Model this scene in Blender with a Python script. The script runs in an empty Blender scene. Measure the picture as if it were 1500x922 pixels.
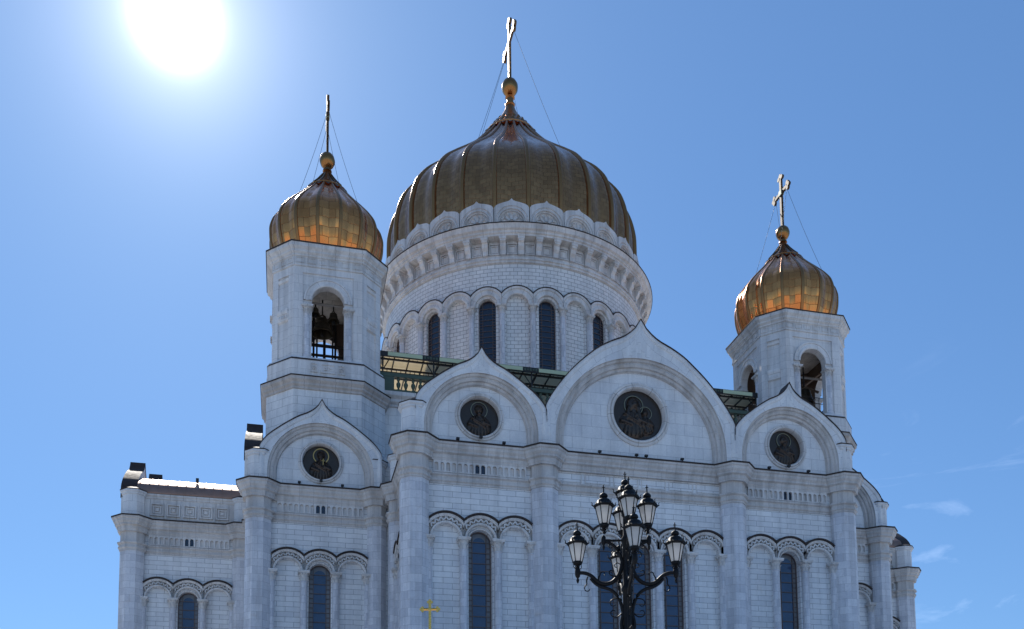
import bpy, math, random
import numpy as np
from mathutils import Vector, Matrix
R = math.radians
random.seed(7)
sc = bpy.context.scene
COL = sc.collection

# ------------------------------------------------------------------ camera, sky, sun, exposure
CAM = Vector((-26.748, -106.707, 1.6))
cd = bpy.data.cameras.new('camera'); cam = bpy.data.objects.new('camera', cd); COL.objects.link(cam)
cd.sensor_width = 36.0; cd.sensor_fit = 'HORIZONTAL'; cd.lens = 33.0845; cd.shift_y = 0.4266
cd.clip_start = 0.1; cd.clip_end = 8000
yaw, pitch, roll = 0.240859, 0.0915017, 0.0094716
fw = Vector((math.sin(yaw)*math.cos(pitch), math.cos(yaw)*math.cos(pitch), math.sin(pitch)))
rt = Vector((math.cos(yaw), -math.sin(yaw), 0)); up = rt.cross(fw)
rt2 = rt*math.cos(roll) - up*(-math.sin(roll))*-1.0
up2 = up*math.cos(roll) + rt*math.sin(roll)*1.0
rt2 = fw.cross(up2)
m3 = Matrix((rt2, up2, -fw)).transposed()
cam.matrix_world = Matrix.Translation(CAM) @ m3.to_4x4()
sc.camera = cam

SUN_EL, SUN_AZ = 41.44, -6.95            # azimuth from +Y towards +X
sd = Vector((math.sin(R(SUN_AZ))*math.cos(R(SUN_EL)), math.cos(R(SUN_AZ))*math.cos(R(SUN_EL)), math.sin(R(SUN_EL))))
w = bpy.data.worlds.new('World'); sc.world = w; w.use_nodes = True
nt = w.node_tree; nt.nodes.clear()
def N(t, tp, **kw):
    n = t.nodes.new(tp)
    for k, v in kw.items(): setattr(n, k, v)
    return n
out = N(nt, 'ShaderNodeOutputWorld'); bg = N(nt, 'ShaderNodeBackground')
sky = N(nt, 'ShaderNodeTexSky', sky_type='NISHITA', sun_disc=False)
sky.sun_elevation = R(SUN_EL); sky.sun_rotation = R(SUN_AZ)
sky.altitude = 160; sky.air_density = 1.0; sky.dust_density = 0.2; sky.ozone_density = 2.5
tc = N(nt, 'ShaderNodeTexCoord')
def math_(t, op, a, b=None, c=None):
    n = N(t, 'ShaderNodeMath', operation=op)
    for i, v in enumerate((a, b, c)):
        if v is None: continue
        if isinstance(v, (int, float)): n.inputs[i].default_value = v
        else: t.links.new(v, n.inputs[i])
    return n.outputs[0]
dot = N(nt, 'ShaderNodeVectorMath', operation='DOT_PRODUCT'); dot.inputs[1].default_value = sd
nrm = N(nt, 'ShaderNodeVectorMath', operation='NORMALIZE'); nt.links.new(tc.outputs['Generated'], nrm.inputs[0])
nt.links.new(nrm.outputs[0], dot.inputs[0])
ang = math_(nt, 'ARCCOSINE', math_(nt, 'MINIMUM', dot.outputs['Value'], 0.999999))
def gauss(sig, amp):
    q = math_(nt, 'DIVIDE', ang, sig); q = math_(nt, 'MULTIPLY', q, q)
    return math_(nt, 'MULTIPLY', math_(nt, 'EXPONENT', math_(nt, 'MULTIPLY', q, -1.0)), amp)
def expo(sig, amp):
    return math_(nt, 'MULTIPLY', math_(nt, 'EXPONENT', math_(nt, 'MULTIPLY', math_(nt, 'DIVIDE', ang, sig), -1.0)), amp)
GLOW_CORE, GLOW_MID, GLOW_WIDE = 50.0, 9.0, 0.75
g = math_(nt, 'ADD', math_(nt, 'ADD', gauss(0.0195, GLOW_CORE), expo(0.038, GLOW_MID)), expo(0.16, GLOW_WIDE))
gl = N(nt, 'ShaderNodeVectorMath', operation='SCALE'); gl.inputs[0].default_value = (1.0, 0.98, 0.95)
nt.links.new(g, gl.inputs['Scale'])
# thin cirrus low in the east part of the sky
CLX = 5.3
mp = N(nt, 'ShaderNodeMapping'); mp.inputs['Scale'].default_value = (3.0, 2.2, 9.0); mp.inputs['Rotation'].default_value = (0.25, 0.5, 0.3); mp.inputs['Location'].default_value = (CLX, 0.0, 0.0)
nt.links.new(nrm.outputs[0], mp.inputs[0])
no = N(nt, 'ShaderNodeTexNoise'); no.inputs['Scale'].default_value = 2.2; no.inputs['Detail'].default_value = 7; no.inputs['Roughness'].default_value = .62; no.inputs['Distortion'].default_value = .9
nt.links.new(mp.outputs[0], no.inputs['Vector'])
cl = N(nt, 'ShaderNodeMapRange'); cl.inputs['From Min'].default_value = .56; cl.inputs['From Max'].default_value = .8
nt.links.new(no.outputs['Fac'], cl.inputs['Value'])
ex = N(nt, 'ShaderNodeVectorMath', operation='DOT_PRODUCT'); ex.inputs[1].default_value = (0.6446, 0.7309, 0.2243)
nt.links.new(nrm.outputs[0], ex.inputs[0])
ea = N(nt, 'ShaderNodeMapRange'); ea.inputs['From Min'].default_value = .972; ea.inputs['From Max'].default_value = .999; nt.links.new(ex.outputs['Value'], ea.inputs['Value'])
cm = math_(nt, 'MULTIPLY', math_(nt, 'MULTIPLY', cl.outputs[0], ea.outputs[0]), 1.8)
cls = N(nt, 'ShaderNodeVectorMath', operation='SCALE'); cls.inputs[0].default_value = (.95, .98, 1.05); nt.links.new(cm, cls.inputs['Scale'])
SKY_TINT = (0.73, 1.18, 1.76)
tint = N(nt, 'ShaderNodeVectorMath', operation='MULTIPLY'); tint.inputs[1].default_value = SKY_TINT
SKY_GAMMA = 0.62
gm = N(nt, 'ShaderNodeGamma'); gm.inputs['Gamma'].default_value = SKY_GAMMA; nt.links.new(sky.outputs[0], gm.inputs[0])
nt.links.new(gm.outputs[0], tint.inputs[0])
a1 = N(nt, 'ShaderNodeVectorMath', operation='ADD'); nt.links.new(tint.outputs[0], a1.inputs[0]); nt.links.new(gl.outputs[0], a1.inputs[1])
a2 = N(nt, 'ShaderNodeVectorMath', operation='ADD'); nt.links.new(a1.outputs[0], a2.inputs[0]); nt.links.new(cls.outputs[0], a2.inputs[1])
nt.links.new(a2.outputs[0], bg.inputs['Color']); bg.inputs['Strength'].default_value = 0.10
nt.links.new(bg.outputs[0], out.inputs[0])
sl = bpy.data.lights.new('sun', 'SUN'); sl.energy = 3.8; sl.angle = R(0.5); sl.color = (1.0, .95, .87)
so = bpy.data.objects.new('sun', sl); COL.objects.link(so); so.location = (0, 0, 200)
so.rotation_euler = sd.to_track_quat('Z', 'Y').to_euler()
vs = sc.view_settings; vs.view_transform = 'Standard'; vs.look = 'None'; vs.gamma = 1.0; vs.exposure = 0.55
vs.use_curve_mapping = False
sc.render.engine = 'CYCLES'

# ------------------------------------------------------------------ materials
def new_mat(name):
    m = bpy.data.materials.new(name); m.use_nodes = True
    t = m.node_tree; b = t.nodes['Principled BSDF']
    return m, t, b
def mixc(t, fac, a, b, mode='MIX'):
    n = N(t, 'ShaderNodeMix', data_type='RGBA', blend_type=mode)
    for i, v in ((0, fac), (6, a), (7, b)):
        if isinstance(v, (int, float)): n.inputs[i].default_value = v
        elif isinstance(v, tuple): n.inputs[i].default_value = (*v, 1) if len(v) == 3 else v
        else: t.links.new(v, n.inputs[i])
    return n.outputs[2]
def noise(t, vec, scale, detail=4, rough=.55, dist=0):
    n = N(t, 'ShaderNodeTexNoise'); n.inputs['Scale'].default_value = scale; n.inputs['Detail'].default_value = detail
    n.inputs['Roughness'].default_value = rough; n.inputs['Distortion'].default_value = dist
    t.links.new(vec, n.inputs['Vector']); return n.outputs['Fac']
def ramp(t, fac, stops):
    n = N(t, 'ShaderNodeValToRGB'); cr = n.color_ramp
    while len(cr.elements) < len(stops): cr.elements.new(.5)
    for e, (p, c) in zip(cr.elements, stops): e.position = p; e.color = (*c, 1) if len(c) == 3 else c
    t.links.new(fac, n.inputs[0]); return n.outputs[0]
def stone(name, bw, bh, mortar, base=(.80, .80, .79), alt=(.70, .71, .72), mort=(.33, .33, .34), bump=.25, offset=.5, stain=.5, vein=.4):
    m, t, b = new_mat(name)
    uv = N(t, 'ShaderNodeUVMap'); uv.uv_map = 'UVMap'
    obj = N(t, 'ShaderNodeTexCoord').outputs['Object']
    geo = N(t, 'ShaderNodeNewGeometry').outputs['Position']
    br = N(t, 'ShaderNodeTexBrick'); br.offset = offset; br.squash = 1.0
    br.inputs['Scale'].default_value = 1; br.inputs['Brick Width'].default_value = bw; br.inputs['Row Height'].default_value = bh
    br.inputs['Mortar Size'].default_value = mortar; br.inputs['Mortar Smooth'].default_value = .25; br.inputs['Bias'].default_value = -.15
    br.inputs['Color1'].default_value = (*base, 1); br.inputs['Color2'].default_value = (*alt, 1); br.inputs['Mortar'].default_value = (*mort, 1)
    # a slight wobble keeps the joints from being ruler-straight
    wob = N(t, 'ShaderNodeVectorMath', operation='SCALE'); wob.inputs['Scale'].default_value = .02
    nv = N(t, 'ShaderNodeTexNoise'); nv.inputs['Scale'].default_value = .8; t.links.new(uv.outputs[0], nv.inputs['Vector']); t.links.new(nv.outputs['Color'], wob.inputs[0])
    ad = N(t, 'ShaderNodeVectorMath', operation='ADD'); t.links.new(uv.outputs[0], ad.inputs[0]); t.links.new(wob.outputs[0], ad.inputs[1])
    t.links.new(ad.outputs[0], br.inputs['Vector'])
    c = br.outputs['Color']
    # marble clouding, veins, rain streaks and brownish dirt
    n1 = noise(t, geo, .33, 5, .6, .6); c = mixc(t, 1.0, c, ramp(t, n1, [(.3, (.87, .88, .90)), (.55, (1, 1, 1)), (.75, (1.05, 1.04, 1.03))]), 'MULTIPLY')
    n2 = noise(t, geo, 1.7, 6, .65, 1.8); c = mixc(t, vein, c, ramp(t, n2, [(.40, (1, 1, 1)), (.49, (.80, .81, .83)), (.56, (1, 1, 1))]), 'MULTIPLY')
    st = N(t, 'ShaderNodeMapping'); st.inputs['Scale'].default_value = (1.3, 1.3, .09); t.links.new(geo, st.inputs[0])
    n3 = noise(t, st.outputs[0], 1.0, 5, .6); c = mixc(t, stain, c, ramp(t, n3, [(.38, (.72, .71, .70)), (.56, (1, 1, 1))]), 'MULTIPLY')
    n4 = noise(t, geo, .55, 6, .7, .3); c = mixc(t, stain, c, ramp(t, n4, [(.60, (1, 1, 1)), (.72, (.86, .78, .70))]), 'MULTIPLY')
    t.links.new(c, b.inputs['Base Color']); b.inputs['Roughness'].default_value = .62
    bp = N(t, 'ShaderNodeBump'); bp.inputs['Strength'].default_value = bump; bp.inputs['Distance'].default_value = .03
    h = math_(t, 'ADD', math_(t, 'MULTIPLY', br.outputs['Fac'], -1.0), math_(t, 'MULTIPLY', n2, .35))
    t.links.new(h, bp.inputs['Height']); t.links.new(bp.outputs[0], b.inputs['Normal'])
    return m
S_WALL = stone('coursed marble blocks', 1.38, .43, .020, base=(.83, .83, .82), alt=(.72, .725, .73), mort=(.38, .38, .39), vein=.25, stain=.4)
S_BIG = stone('large marble slabs', 1.55, .92, .014, mort=(.46, .46, .47), stain=.35)
S_PIER = stone('pier marble blocks', .95, .62, .012, base=(.77, .77, .79), alt=(.56, .57, .61), mort=(.45, .45, .47), stain=.7, vein=.5)
S_TRIM = stone('carved marble trim', 1.15, 30.0, .018, base=(.73, .705, .675), alt=(.64, .615, .59), mort=(.38, .36, .345), stain=.85)
S_DRUM = stone('small drum blocks', .80, .42, .026, base=(.82, .80, .77), alt=(.72, .71, .69), mort=(.28, .26, .25), stain=.3)
S_TOWER = stone('tower marble slabs', 1.25, .78, .014, base=(.77, .75, .73), alt=(.69, .675, .66), mort=(.50, .49, .48), stain=.6)
S_CORN = stone('weathered shade-darkened cornice marble', 1.15, 30.0, .014, base=(.64, .605, .57), alt=(.56, .53, .50), mort=(.42, .40, .385), stain=.9)  # stained marble, base also darkened to stand in for shade under the mouldings
S_TBASE = stone('tower base blocks', 1.25, .72, .016, base=(.79, .79, .78), alt=(.68, .69, .70), mort=(.38, .38, .38), stain=.5)
S_LEDGE = stone('weathered brown ledge', 1.3, 30.0, .018, base=(.56, .515, .475), alt=(.48, .44, .41), mort=(.26, .24, .23), stain=.9)

def metal(name, col, rough, colnoise=.0, scale=1.0, metallic=1.0, col2=None):
    m, t, b = new_mat(name)
    geo = N(t, 'ShaderNodeNewGeometry').outputs['Position']
    n1 = noise(t, geo, scale, 5, .6)
    c2 = col2 or tuple(x*.6 for x in col)
    c = mixc(t, math_(t, 'MULTIPLY', n1, colnoise*2), col, c2)
    t.links.new(c, b.inputs['Base Color']); b.inputs['Metallic'].default_value = metallic
    rr = N(t, 'ShaderNodeMapRange'); rr.inputs['To Min'].default_value = rough*.75; rr.inputs['To Max'].default_value = rough*1.3
    t.links.new(noise(t, geo, scale*2.3, 4), rr.inputs['Value']); t.links.new(rr.outputs[0], b.inputs['Roughness'])
    return m
def gold_panels(name, bw, bh, mortar, rough, tilt, c1=(.80, .42, .12, 1), c2=(.58, .29, .085, 1)):
    m, t, b = new_mat(name)
    uv = N(t, 'ShaderNodeUVMap'); uv.uv_map = 'UVMap'
    geo = N(t, 'ShaderNodeNewGeometry').outputs['Position']
    def brick(c1, c2, mo):
        br = N(t, 'ShaderNodeTexBrick'); br.offset = .5
        br.inputs['Scale'].default_value = 1; br.inputs['Brick Width'].default_value = bw; br.inputs['Row Height'].default_value = bh
        br.inputs['Mortar Size'].default_value = mortar; br.inputs['Mortar Smooth'].default_value = .2
        br.inputs['Color1'].default_value = c1; br.inputs['Color2'].default_value = c2; br.inputs['Mortar'].default_value = mo
        t.links.new(uv.outputs[0], br.inputs['Vector']); return br
    br = brick(c1, c2, (c2[0]*.45, c2[1]*.42, c2[2]*.42, 1))
    n1 = noise(t, geo, .8, 5, .65, .8)
    c = mixc(t, .8, br.outputs['Color'], ramp(t, n1, [(.3, (.80, .79, .78)), (.6, (1, 1, 1))]), 'MULTIPLY')
    t.links.new(c, b.inputs['Base Color']); b.inputs['Metallic'].default_value = 1
    rr = N(t, 'ShaderNodeMapRange'); rr.inputs['To Min'].default_value = rough*.75; rr.inputs['To Max'].default_value = rough*1.3
    t.links.new(n1, rr.inputs['Value']); t.links.new(rr.outputs[0], b.inputs['Roughness'])
    # every sheet sits at its own slight tilt
    wn = N(t, 'ShaderNodeTexWhiteNoise', noise_dimensions='2D')
    sn = N(t, 'ShaderNodeVectorMath', operation='FLOOR'); dv = N(t, 'ShaderNodeVectorMath', operation='DIVIDE'); dv.inputs[1].default_value = (bw*.5, bh, 1)
    t.links.new(uv.outputs[0], dv.inputs[0]); t.links.new(dv.outputs[0], sn.inputs[0]); t.links.new(sn.outputs[0], wn.inputs['Vector'])
    bp = N(t, 'ShaderNodeBump'); bp.inputs['Strength'].default_value = .35; bp.inputs['Distance'].default_value = .02
    t.links.new(math_(t, 'ADD', math_(t, 'MULTIPLY', br.outputs['Fac'], -1.), math_(t, 'MULTIPLY', n1, .8)), bp.inputs['Height'])
    sub = N(t, 'ShaderNodeVectorMath', operation='SUBTRACT'); sub.inputs[1].default_value = (.5, .5, .5); t.links.new(wn.outputs['Color'], sub.inputs[0])
    scl = N(t, 'ShaderNodeVectorMath', operation='SCALE'); scl.inputs['Scale'].default_value = tilt; t.links.new(sub.outputs[0], scl.inputs[0])
    add = N(t, 'ShaderNodeVectorMath', operation='ADD'); t.links.new(bp.outputs[0], add.inputs[0]); t.links.new(scl.outputs[0], add.inputs[1])
    nn = N(t, 'ShaderNodeVectorMath', operation='NORMALIZE'); t.links.new(add.outputs[0], nn.inputs[0]); t.links.new(nn.outputs[0], b.inputs['Normal'])
    return m
GOLD_MAIN = gold_panels('aged gilt sheets', .80, .50, .018, .20, .05, (.66, .275, .10, 1), (.50, .205, .078, 1))
GOLD_TOWER = gold_panels('bright gilt sheets', 1.15, .80, .02, .19, .17, (1.0, .36, .105, 1), (.78, .26, .075, 1))
GOLD_RIB = metal('gilt rib', (.50, .22, .08), .34, .4, 1.2)
GOLD = metal('gilded metal', (.80, .44, .14), .30, .3, 2.0)
CROSSG = metal('weathered cross gilding', (.22, .12, .04), .5, .8, 5.0, .25, (.04, .024, .014))
CROSSG.node_tree.nodes['Principled BSDF'].inputs['Specular IOR Level'].default_value = .25
GOLD_BALL = metal('ball gilding', (.46, .215, .075), .24, .5, 2.0)
COLLAR = metal('darkened gilt collar', (.30, .15, .06), .34, .5, 2.0)
GOLD_CROSS = metal('lighter cross gilding', (.46, .28, .12), .50, .8, 4.0, .8, (.12, .07, .035))  # main cross: lighter gilding than the tower crosses, with dark patches
GOLD_BRIGHT = metal('bright gold leaf', (.98, .55, .14), .28, .3, 6.0)
COPPER = metal('dark patinated copper', (.055, .037, .031), .7, .4, 1.5, .3)
ROOFM = metal('rolled roof copper', (.44, .29, .23), .60, .5, 1.2, .9)
BRONZE = metal('dark relief bronze', (.085, .064, .052), .36, .4, 3.0, .8)
BELLM = metal('dark bell bronze', (.10, .085, .06), .4, .3, 2.5, .8)
IRON = metal('black painted iron', (.009, .009, .010), .55, .3, 6.0, .0)
DARKIRON = metal('dark steel', (.03, .027, .026), .5, .3, 4.0, .3)
IRON.node_tree.nodes['Principled BSDF'].inputs['Specular IOR Level'].default_value = .2
GREEN = metal('pale green painted steel', (.50, .56, .36), .5, .35, 1.5, .0, (.40, .46, .30))
GREEN_D = metal('dark green painted steel', (.07, .10, .065), .5, .35, 1.5, .0)
FRAME = metal('brown window bars', (.13, .092, .08), .5, .3, 5.0, .0)
TIMBER = metal('old timber', (.20, .13, .085), .7, .5, 3.0, .0)
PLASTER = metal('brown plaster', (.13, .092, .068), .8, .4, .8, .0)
WIRE = metal('wire', (.05, .05, .055), .5, .1, 3.0, .3)
PALEBAR = metal('pale painted beam', (.55, .52, .50), .5, .2, 3.0, .0)
WHITEP = metal('chapel white paint', (.72, .71, .69), .6, .15, 1.0, .0)

def glassm(name, col, rough=.08):
    m, t, b = new_mat(name)
    geo = N(t, 'ShaderNodeNewGeometry').outputs['Position']
    n1 = noise(t, geo, .9, 4); c = mixc(t, n1, col, tuple(x*.45 for x in col))
    t.links.new(c, b.inputs['Base Color']); b.inputs['Roughness'].default_value = rough
    b.inputs['IOR'].default_value = 1.6
    bp = N(t, 'ShaderNodeBump'); bp.inputs['Strength'].default_value = .10; bp.inputs['Distance'].default_value = .05
    t.links.new(noise(t, geo, 2.2, 3), bp.inputs['Height']); t.links.new(bp.outputs[0], b.inputs['Normal'])
    return m
GLASS = glassm('dark window glass', (.050, .088, .165))
GLASS_EDGE = glassm('brown border glass', (.20, .195, .20), .3)
GLASS_DRUM = glassm('drum window glass', (.022, .030, .050), .15)

def translucent(name, col, tr=.6):
    m, t, b = new_mat(name); t.nodes.remove(b)
    o = [n for n in t.nodes if n.type == 'OUTPUT_MATERIAL'][0]
    d = N(t, 'ShaderNodeBsdfDiffuse'); tl = N(t, 'ShaderNodeBsdfTranslucent'); mx = N(t, 'ShaderNodeMixShader'); gs = N(t, 'ShaderNodeBsdfGlossy')
    geo = N(t, 'ShaderNodeNewGeometry').outputs['Position']
    c = mixc(t, noise(t, geo, 1.3, 5), col, tuple(x*.82 for x in col))
    t.links.new(c, d.inputs[0]); t.links.new(c, tl.inputs[0]); mx.inputs[0].default_value = tr
    t.links.new(d.outputs[0], mx.inputs[1]); t.links.new(tl.outputs[0], mx.inputs[2])
    m2 = N(t, 'ShaderNodeMixShader'); m2.inputs[0].default_value = .05; gs.inputs['Roughness'].default_value = .15
    t.links.new(mx.outputs[0], m2.inputs[1]); t.links.new(gs.outputs[0], m2.inputs[2]); t.links.new(m2.outputs[0], o.inputs[0])
    return m
CANOPY = translucent('cream translucent canopy panel', (.80, .72, .56), .7)
LAMPGLASS = translucent('frosted lamp glass', (.95, .94, .92), .72)

# ------------------------------------------------------------------ mesh builder
def I(u, n, z): return (u, -n, z)               # wall frame: u along the wall, n outward, z up
class MB:
    def __init__(s, T=I, raw=False): s.raw = raw; s.v = []; s.f = []; s.uv = []; s.T = T
    def pt(s, p): s.v.append(tuple(s.T(*p))); return len(s.v)-1
    def face(s, ps, uvs=None):
        s.f.append([s.pt(p) for p in ps])
        if uvs is None and s.raw and max(p[1] for p in ps)-min(p[1] for p in ps) < 1e-6: uvs = [(p[0], p[2]) for p in ps]
        s.uv.append(uvs)
    def quad(s, a, b, c, d, uvs=None): s.face((a, b, c, d), uvs)
    def box(s, lo, hi):
        x0, y0, z0 = lo; x1, y1, z1 = hi
        p = lambda x, y, z: (x, y, z)
        s.quad(p(x0,y1,z0), p(x1,y1,z0), p(x1,y1,z1), p(x0,y1,z1)); s.quad(p(x1,y0,z0), p(x0,y0,z0), p(x0,y0,z1), p(x1,y0,z1))
        s.quad(p(x0,y0,z0), p(x0,y1,z0), p(x0,y1,z1), p(x0,y0,z1)); s.quad(p(x1,y1,z0), p(x1,y0,z0), p(x1,y0,z1), p(x1,y1,z1))
        s.quad(p(x0,y1,z1), p(x1,y1,z1), p(x1,y0,z1), p(x0,y0,z1)); s.quad(p(x0,y0,z0), p(x1,y0,z0), p(x1,y1,z0), p(x0,y1,z0))
    def extrude(s, prof, u0, u1, caps=True):    # prof: (n,z) list, swept along u
        L = 0
        for (n0, z0), (n1, z1) in zip(prof, prof[1:]):
            d = math.hypot(n1-n0, z1-z0)
            s.quad((u0,n0,z0), (u1,n0,z0), (u1,n1,z1), (u0,n1,z1), [(u0,L), (u1,L), (u1,L+d), (u0,L+d)]); L += d
        if caps:
            s.face([(u0, n, z) for n, z in prof][::-1]); s.face([(u1, n, z) for n, z in prof])
    def tube(s, path, r, k=6, r1=None):
        path = [Vector(p) for p in path]; rings = []; n = len(path)
        for i, p in enumerate(path):
            d = (path[min(i+1, n-1)]-path[max(i-1, 0)]).normalized()
            a = d.cross(Vector((0, 0, 1)) if abs(d.z) < .9 else Vector((1, 0, 0))).normalized(); b = d.cross(a)
            rr = r if r1 is None else r+(r1-r)*i/(n-1)
            if callable(r): rr = r(i/(n-1))
            rings.append([p+a*rr*math.cos(t*2*math.pi/k)+b*rr*math.sin(t*2*math.pi/k) for t in range(k)])
        for q0, q1 in zip(rings, rings[1:]):
            for i in range(k):
                j = (i+1) % k; s.quad(q0[i], q0[j], q1[j], q1[i])
        s.face(rings[0][::-1]); s.face(rings[-1])
    def lathe(s, prof, k, c=(0, 0), ph=0.0, a0=0, a1=2*math.pi, cap=True, uscale=None, mod=None):
        full = abs(a1-a0-2*math.pi) < 1e-6; L = [0]
        for (r0, z0), (r1, z1) in zip(prof, prof[1:]): L.append(L[-1]+math.hypot(r1-r0, z1-z0))
        rm = uscale or max(r for r, z in prof)
        def P(r, z, i):
            t = a0+(a1-a0)*i/k+ph; rr = r*(mod(t, z) if mod else 1)
            return (c[0]+rr*math.sin(t), c[1]-rr*math.cos(t), z)
        for q in range(len(prof)-1):
            (r0, z0), (r1, z1) = prof[q], prof[q+1]
            for i in range(k):
                u0, u1 = rm*(a0+(a1-a0)*i/k), rm*(a0+(a1-a0)*(i+1)/k)
                ps = [P(r0,z0,i), P(r0,z0,i+1), P(r1,z1,i+1), P(r1,z1,i)]
                us = [(u0,L[q]), (u1,L[q]), (u1,L[q+1]), (u0,L[q+1])]
                if r0 < 1e-5: ps = [ps[0], ps[2], ps[3]]; us = [us[0], us[2], us[3]]
                elif r1 < 1e-5: ps = ps[:3]; us = us[:3]
                s.face(ps, us)
        if cap and full:
            if prof[0][0] > 1e-5: s.face([P(*prof[0], i) for i in range(k)][::-1])
            if prof[-1][0] > 1e-5: s.face([P(*prof[-1], i) for i in range(k)])
    def mesh(s, name, mat, smooth=None):
        me = bpy.data.meshes.new(name); me.from_pydata(s.v, [], s.f)
        ul = me.uv_layers.new(name='UVMap'); vco = s.v
        for p, u in zip(me.polygons, s.uv):
            if u is not None:
                for li, q in zip(p.loop_indices, u): ul.data[li].uv = q
            else:
                nx, ny, nz = p.normal
                h = math.hypot(nx, ny)
                if abs(nz) > .8 or h < 1e-6: tx, ty, mode = 1, 0, 1
                else: tx, ty, mode = -ny/h, nx/h, 0
                for li in p.loop_indices:
                    c = vco[me.loops[li].vertex_index]
                    ul.data[li].uv = (c[0], c[1]) if mode else (c[0]*tx+c[1]*ty, c[2])
        me.materials.append(mat)
        if smooth is not None:
            import bmesh as bmm
            b = bmm.new(); b.from_mesh(me); bmm.ops.remove_doubles(b, verts=b.verts, dist=1e-4); b.to_mesh(me); b.free()
            me.shade_smooth(); me.set_sharp_from_angle(angle=R(smooth))
        return me
def obj(name, data, mat=None, parent=None, M=None, smooth=None, label=None):
    me = data.mesh(name, mat, smooth) if isinstance(data, MB) else data
    o = bpy.data.objects.new(name, me); COL.objects.link(o)
    if parent is not None: o.parent = parent
    if M is not None: o.matrix_basis = M
    if label: o['label'] = label
    return o
def thing(name, label, cat, loc=(0, 0, 0), rz=0, group=None):
    o = bpy.data.objects.new(name, None); COL.objects.link(o); o.location = loc; o.rotation_euler = (0, 0, rz)
    o.empty_display_size = .5
    o['label'] = label; o['category'] = cat
    if group: o['group'] = group
    return o
def tag(o, label, cat, group=None):
    o['label'] = label; o['category'] = cat
    if group: o['group'] = group
    return o
def place(x, y, z=0, rz=0): return Matrix.Translation((x, y, z)) @ Matrix.Rotation(rz, 4, 'Z')

# ------------------------------------------------------------------ ground
g_ = MB(lambda x, y, z: (x, y, z)); g_.quad((-3000,-3000,0), (3000,-3000,0), (3000,3000,0), (-3000,3000,0))
m, t, b = new_mat('paved plaza')
geo = N(t, 'ShaderNodeNewGeometry').outputs['Position']
br = N(t, 'ShaderNodeTexBrick'); br.inputs['Scale'].default_value = 1; br.inputs['Brick Width'].default_value = .8; br.inputs['Row Height'].default_value = .8
br.inputs['Mortar Size'].default_value = .012; br.inputs['Color1'].default_value = (.50, .50, .50, 1); br.inputs['Color2'].default_value = (.44, .44, .44, 1); br.inputs['Mortar'].default_value = (.16, .15, .14, 1)
t.links.new(geo, br.inputs['Vector'])
t.links.new(mixc(t, .6, br.outputs['Color'], ramp(t, noise(t, geo, .12, 5), [(.3, (.7, .7, .7)), (.7, (1.1, 1.1, 1.1))]), 'MULTIPLY'), b.inputs['Base Color']); b.inputs['Roughness'].default_value = .8
go = obj('plaza', g_, m); go['kind'] = 'structure'

# ------------------------------------------------------------------ cathedral: walls and bays
cath = thing('cathedral', 'white marble cathedral with gilded onion domes, ogee gables and bell towers', 'cathedral')
L_, M_, W_ = 40.217, 29.012, 17.6
ZS, ZB = 23.55, 7.5                                        # arch spring, window sill
def cell(mb, u0, u1, z0, z1, uc, hw, zb, zs, n=0.0, depth=.6, seg=14, reveal=True):
    # rectangular field with a round-headed opening; reveals run back by depth
    arc = [(uc-hw*math.cos(math.pi*i/seg), zs+hw*math.sin(math.pi*i/seg)) for i in range(seg+1)]
    q = lambda a, b_, c, d: mb.quad((a, n, c), (b_, n, c), (b_, n, d), (a, n, d))
    q(u0, uc-hw, z0, zs); q(uc+hw, u1, z0, zs)
    if zb > z0: q(uc-hw, uc+hw, z0, zb)
    top = [(u0+(u1-u0)*(i/seg), z1) for i in range(seg+1)]
    mb.face([(u0, n, zs), (arc[0][0], n, zs), (top[0][0], n, z1)])
    for i in range(seg):
        mb.quad((arc[i][0], n, arc[i][1]), (arc[i+1][0], n, arc[i+1][1]), (top[i+1][0], n, z1), (top[i][0], n, z1))
    mb.face([(arc[-1][0], n, zs), (u1, n, zs), (u1, n, z1)])
    if reveal:
        loop = [(uc-hw, zb)]+arc+[(uc+hw, zb)]
        for (a, c), (b_, d) in zip(loop, loop[1:]):
            mb.quad((a, n, c), (a, n-depth, c), (b_, n-depth, d), (b_, n, d))
        mb.quad((uc+hw, n, zb), (uc+hw, n-depth, zb), (uc-hw, n-depth, zb), (uc-hw, n, zb))
def arch_fill(mb, uc, hw, zb, zs, n, seg=14):
    mb.face([(uc-hw, n, zb), (uc+hw, n, zb)]+[(uc+hw*math.cos(math.pi*i/seg), n, zs+hw*math.sin(math.pi*i/seg)) for i in range(seg+1)])
def ring(mb, uc, zc, prof, pitch, seg=20, a0=0.0, a1=math.pi):
    # prof: (r,n) swept round an arch, clipped to the bay pitch
    def P(r, n, t):
        c = abs(math.cos(t))
        if pitch and r*c > pitch/2: r = pitch/2/c
        return (uc+r*math.cos(t), n, zc+r*math.sin(t))
    Ls = [0]
    for (r0, n0), (r1, n1) in zip(prof, prof[1:]): Ls.append(Ls[-1]+math.hypot(r1-r0, n1-n0))
    for i in range(seg):
        t0, t1 = a0+(a1-a0)*i/seg, a0+(a1-a0)*(i+1)/seg
        for k, ((r0, n0), (r1, n1)) in enumerate(zip(prof, prof[1:])):
            s0, s1 = 1.5*t0, 1.5*t1
            mb.quad(P(r0,n0,t0), P(r1,n1,t0), P(r1,n1,t1), P(r0,n0,t1), [(s0,Ls[k]), (s0,Ls[k+1]), (s1,Ls[k+1]), (s1,Ls[k])])
STRING = [(0, 27.62), (.07, 27.62), (.07, 27.75), (.17, 27.84), (.17, 27.98), (.09, 28.02), (.09, 28.18), (.24, 28.28), (.24, 28.40), (0, 28.46)]
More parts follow.
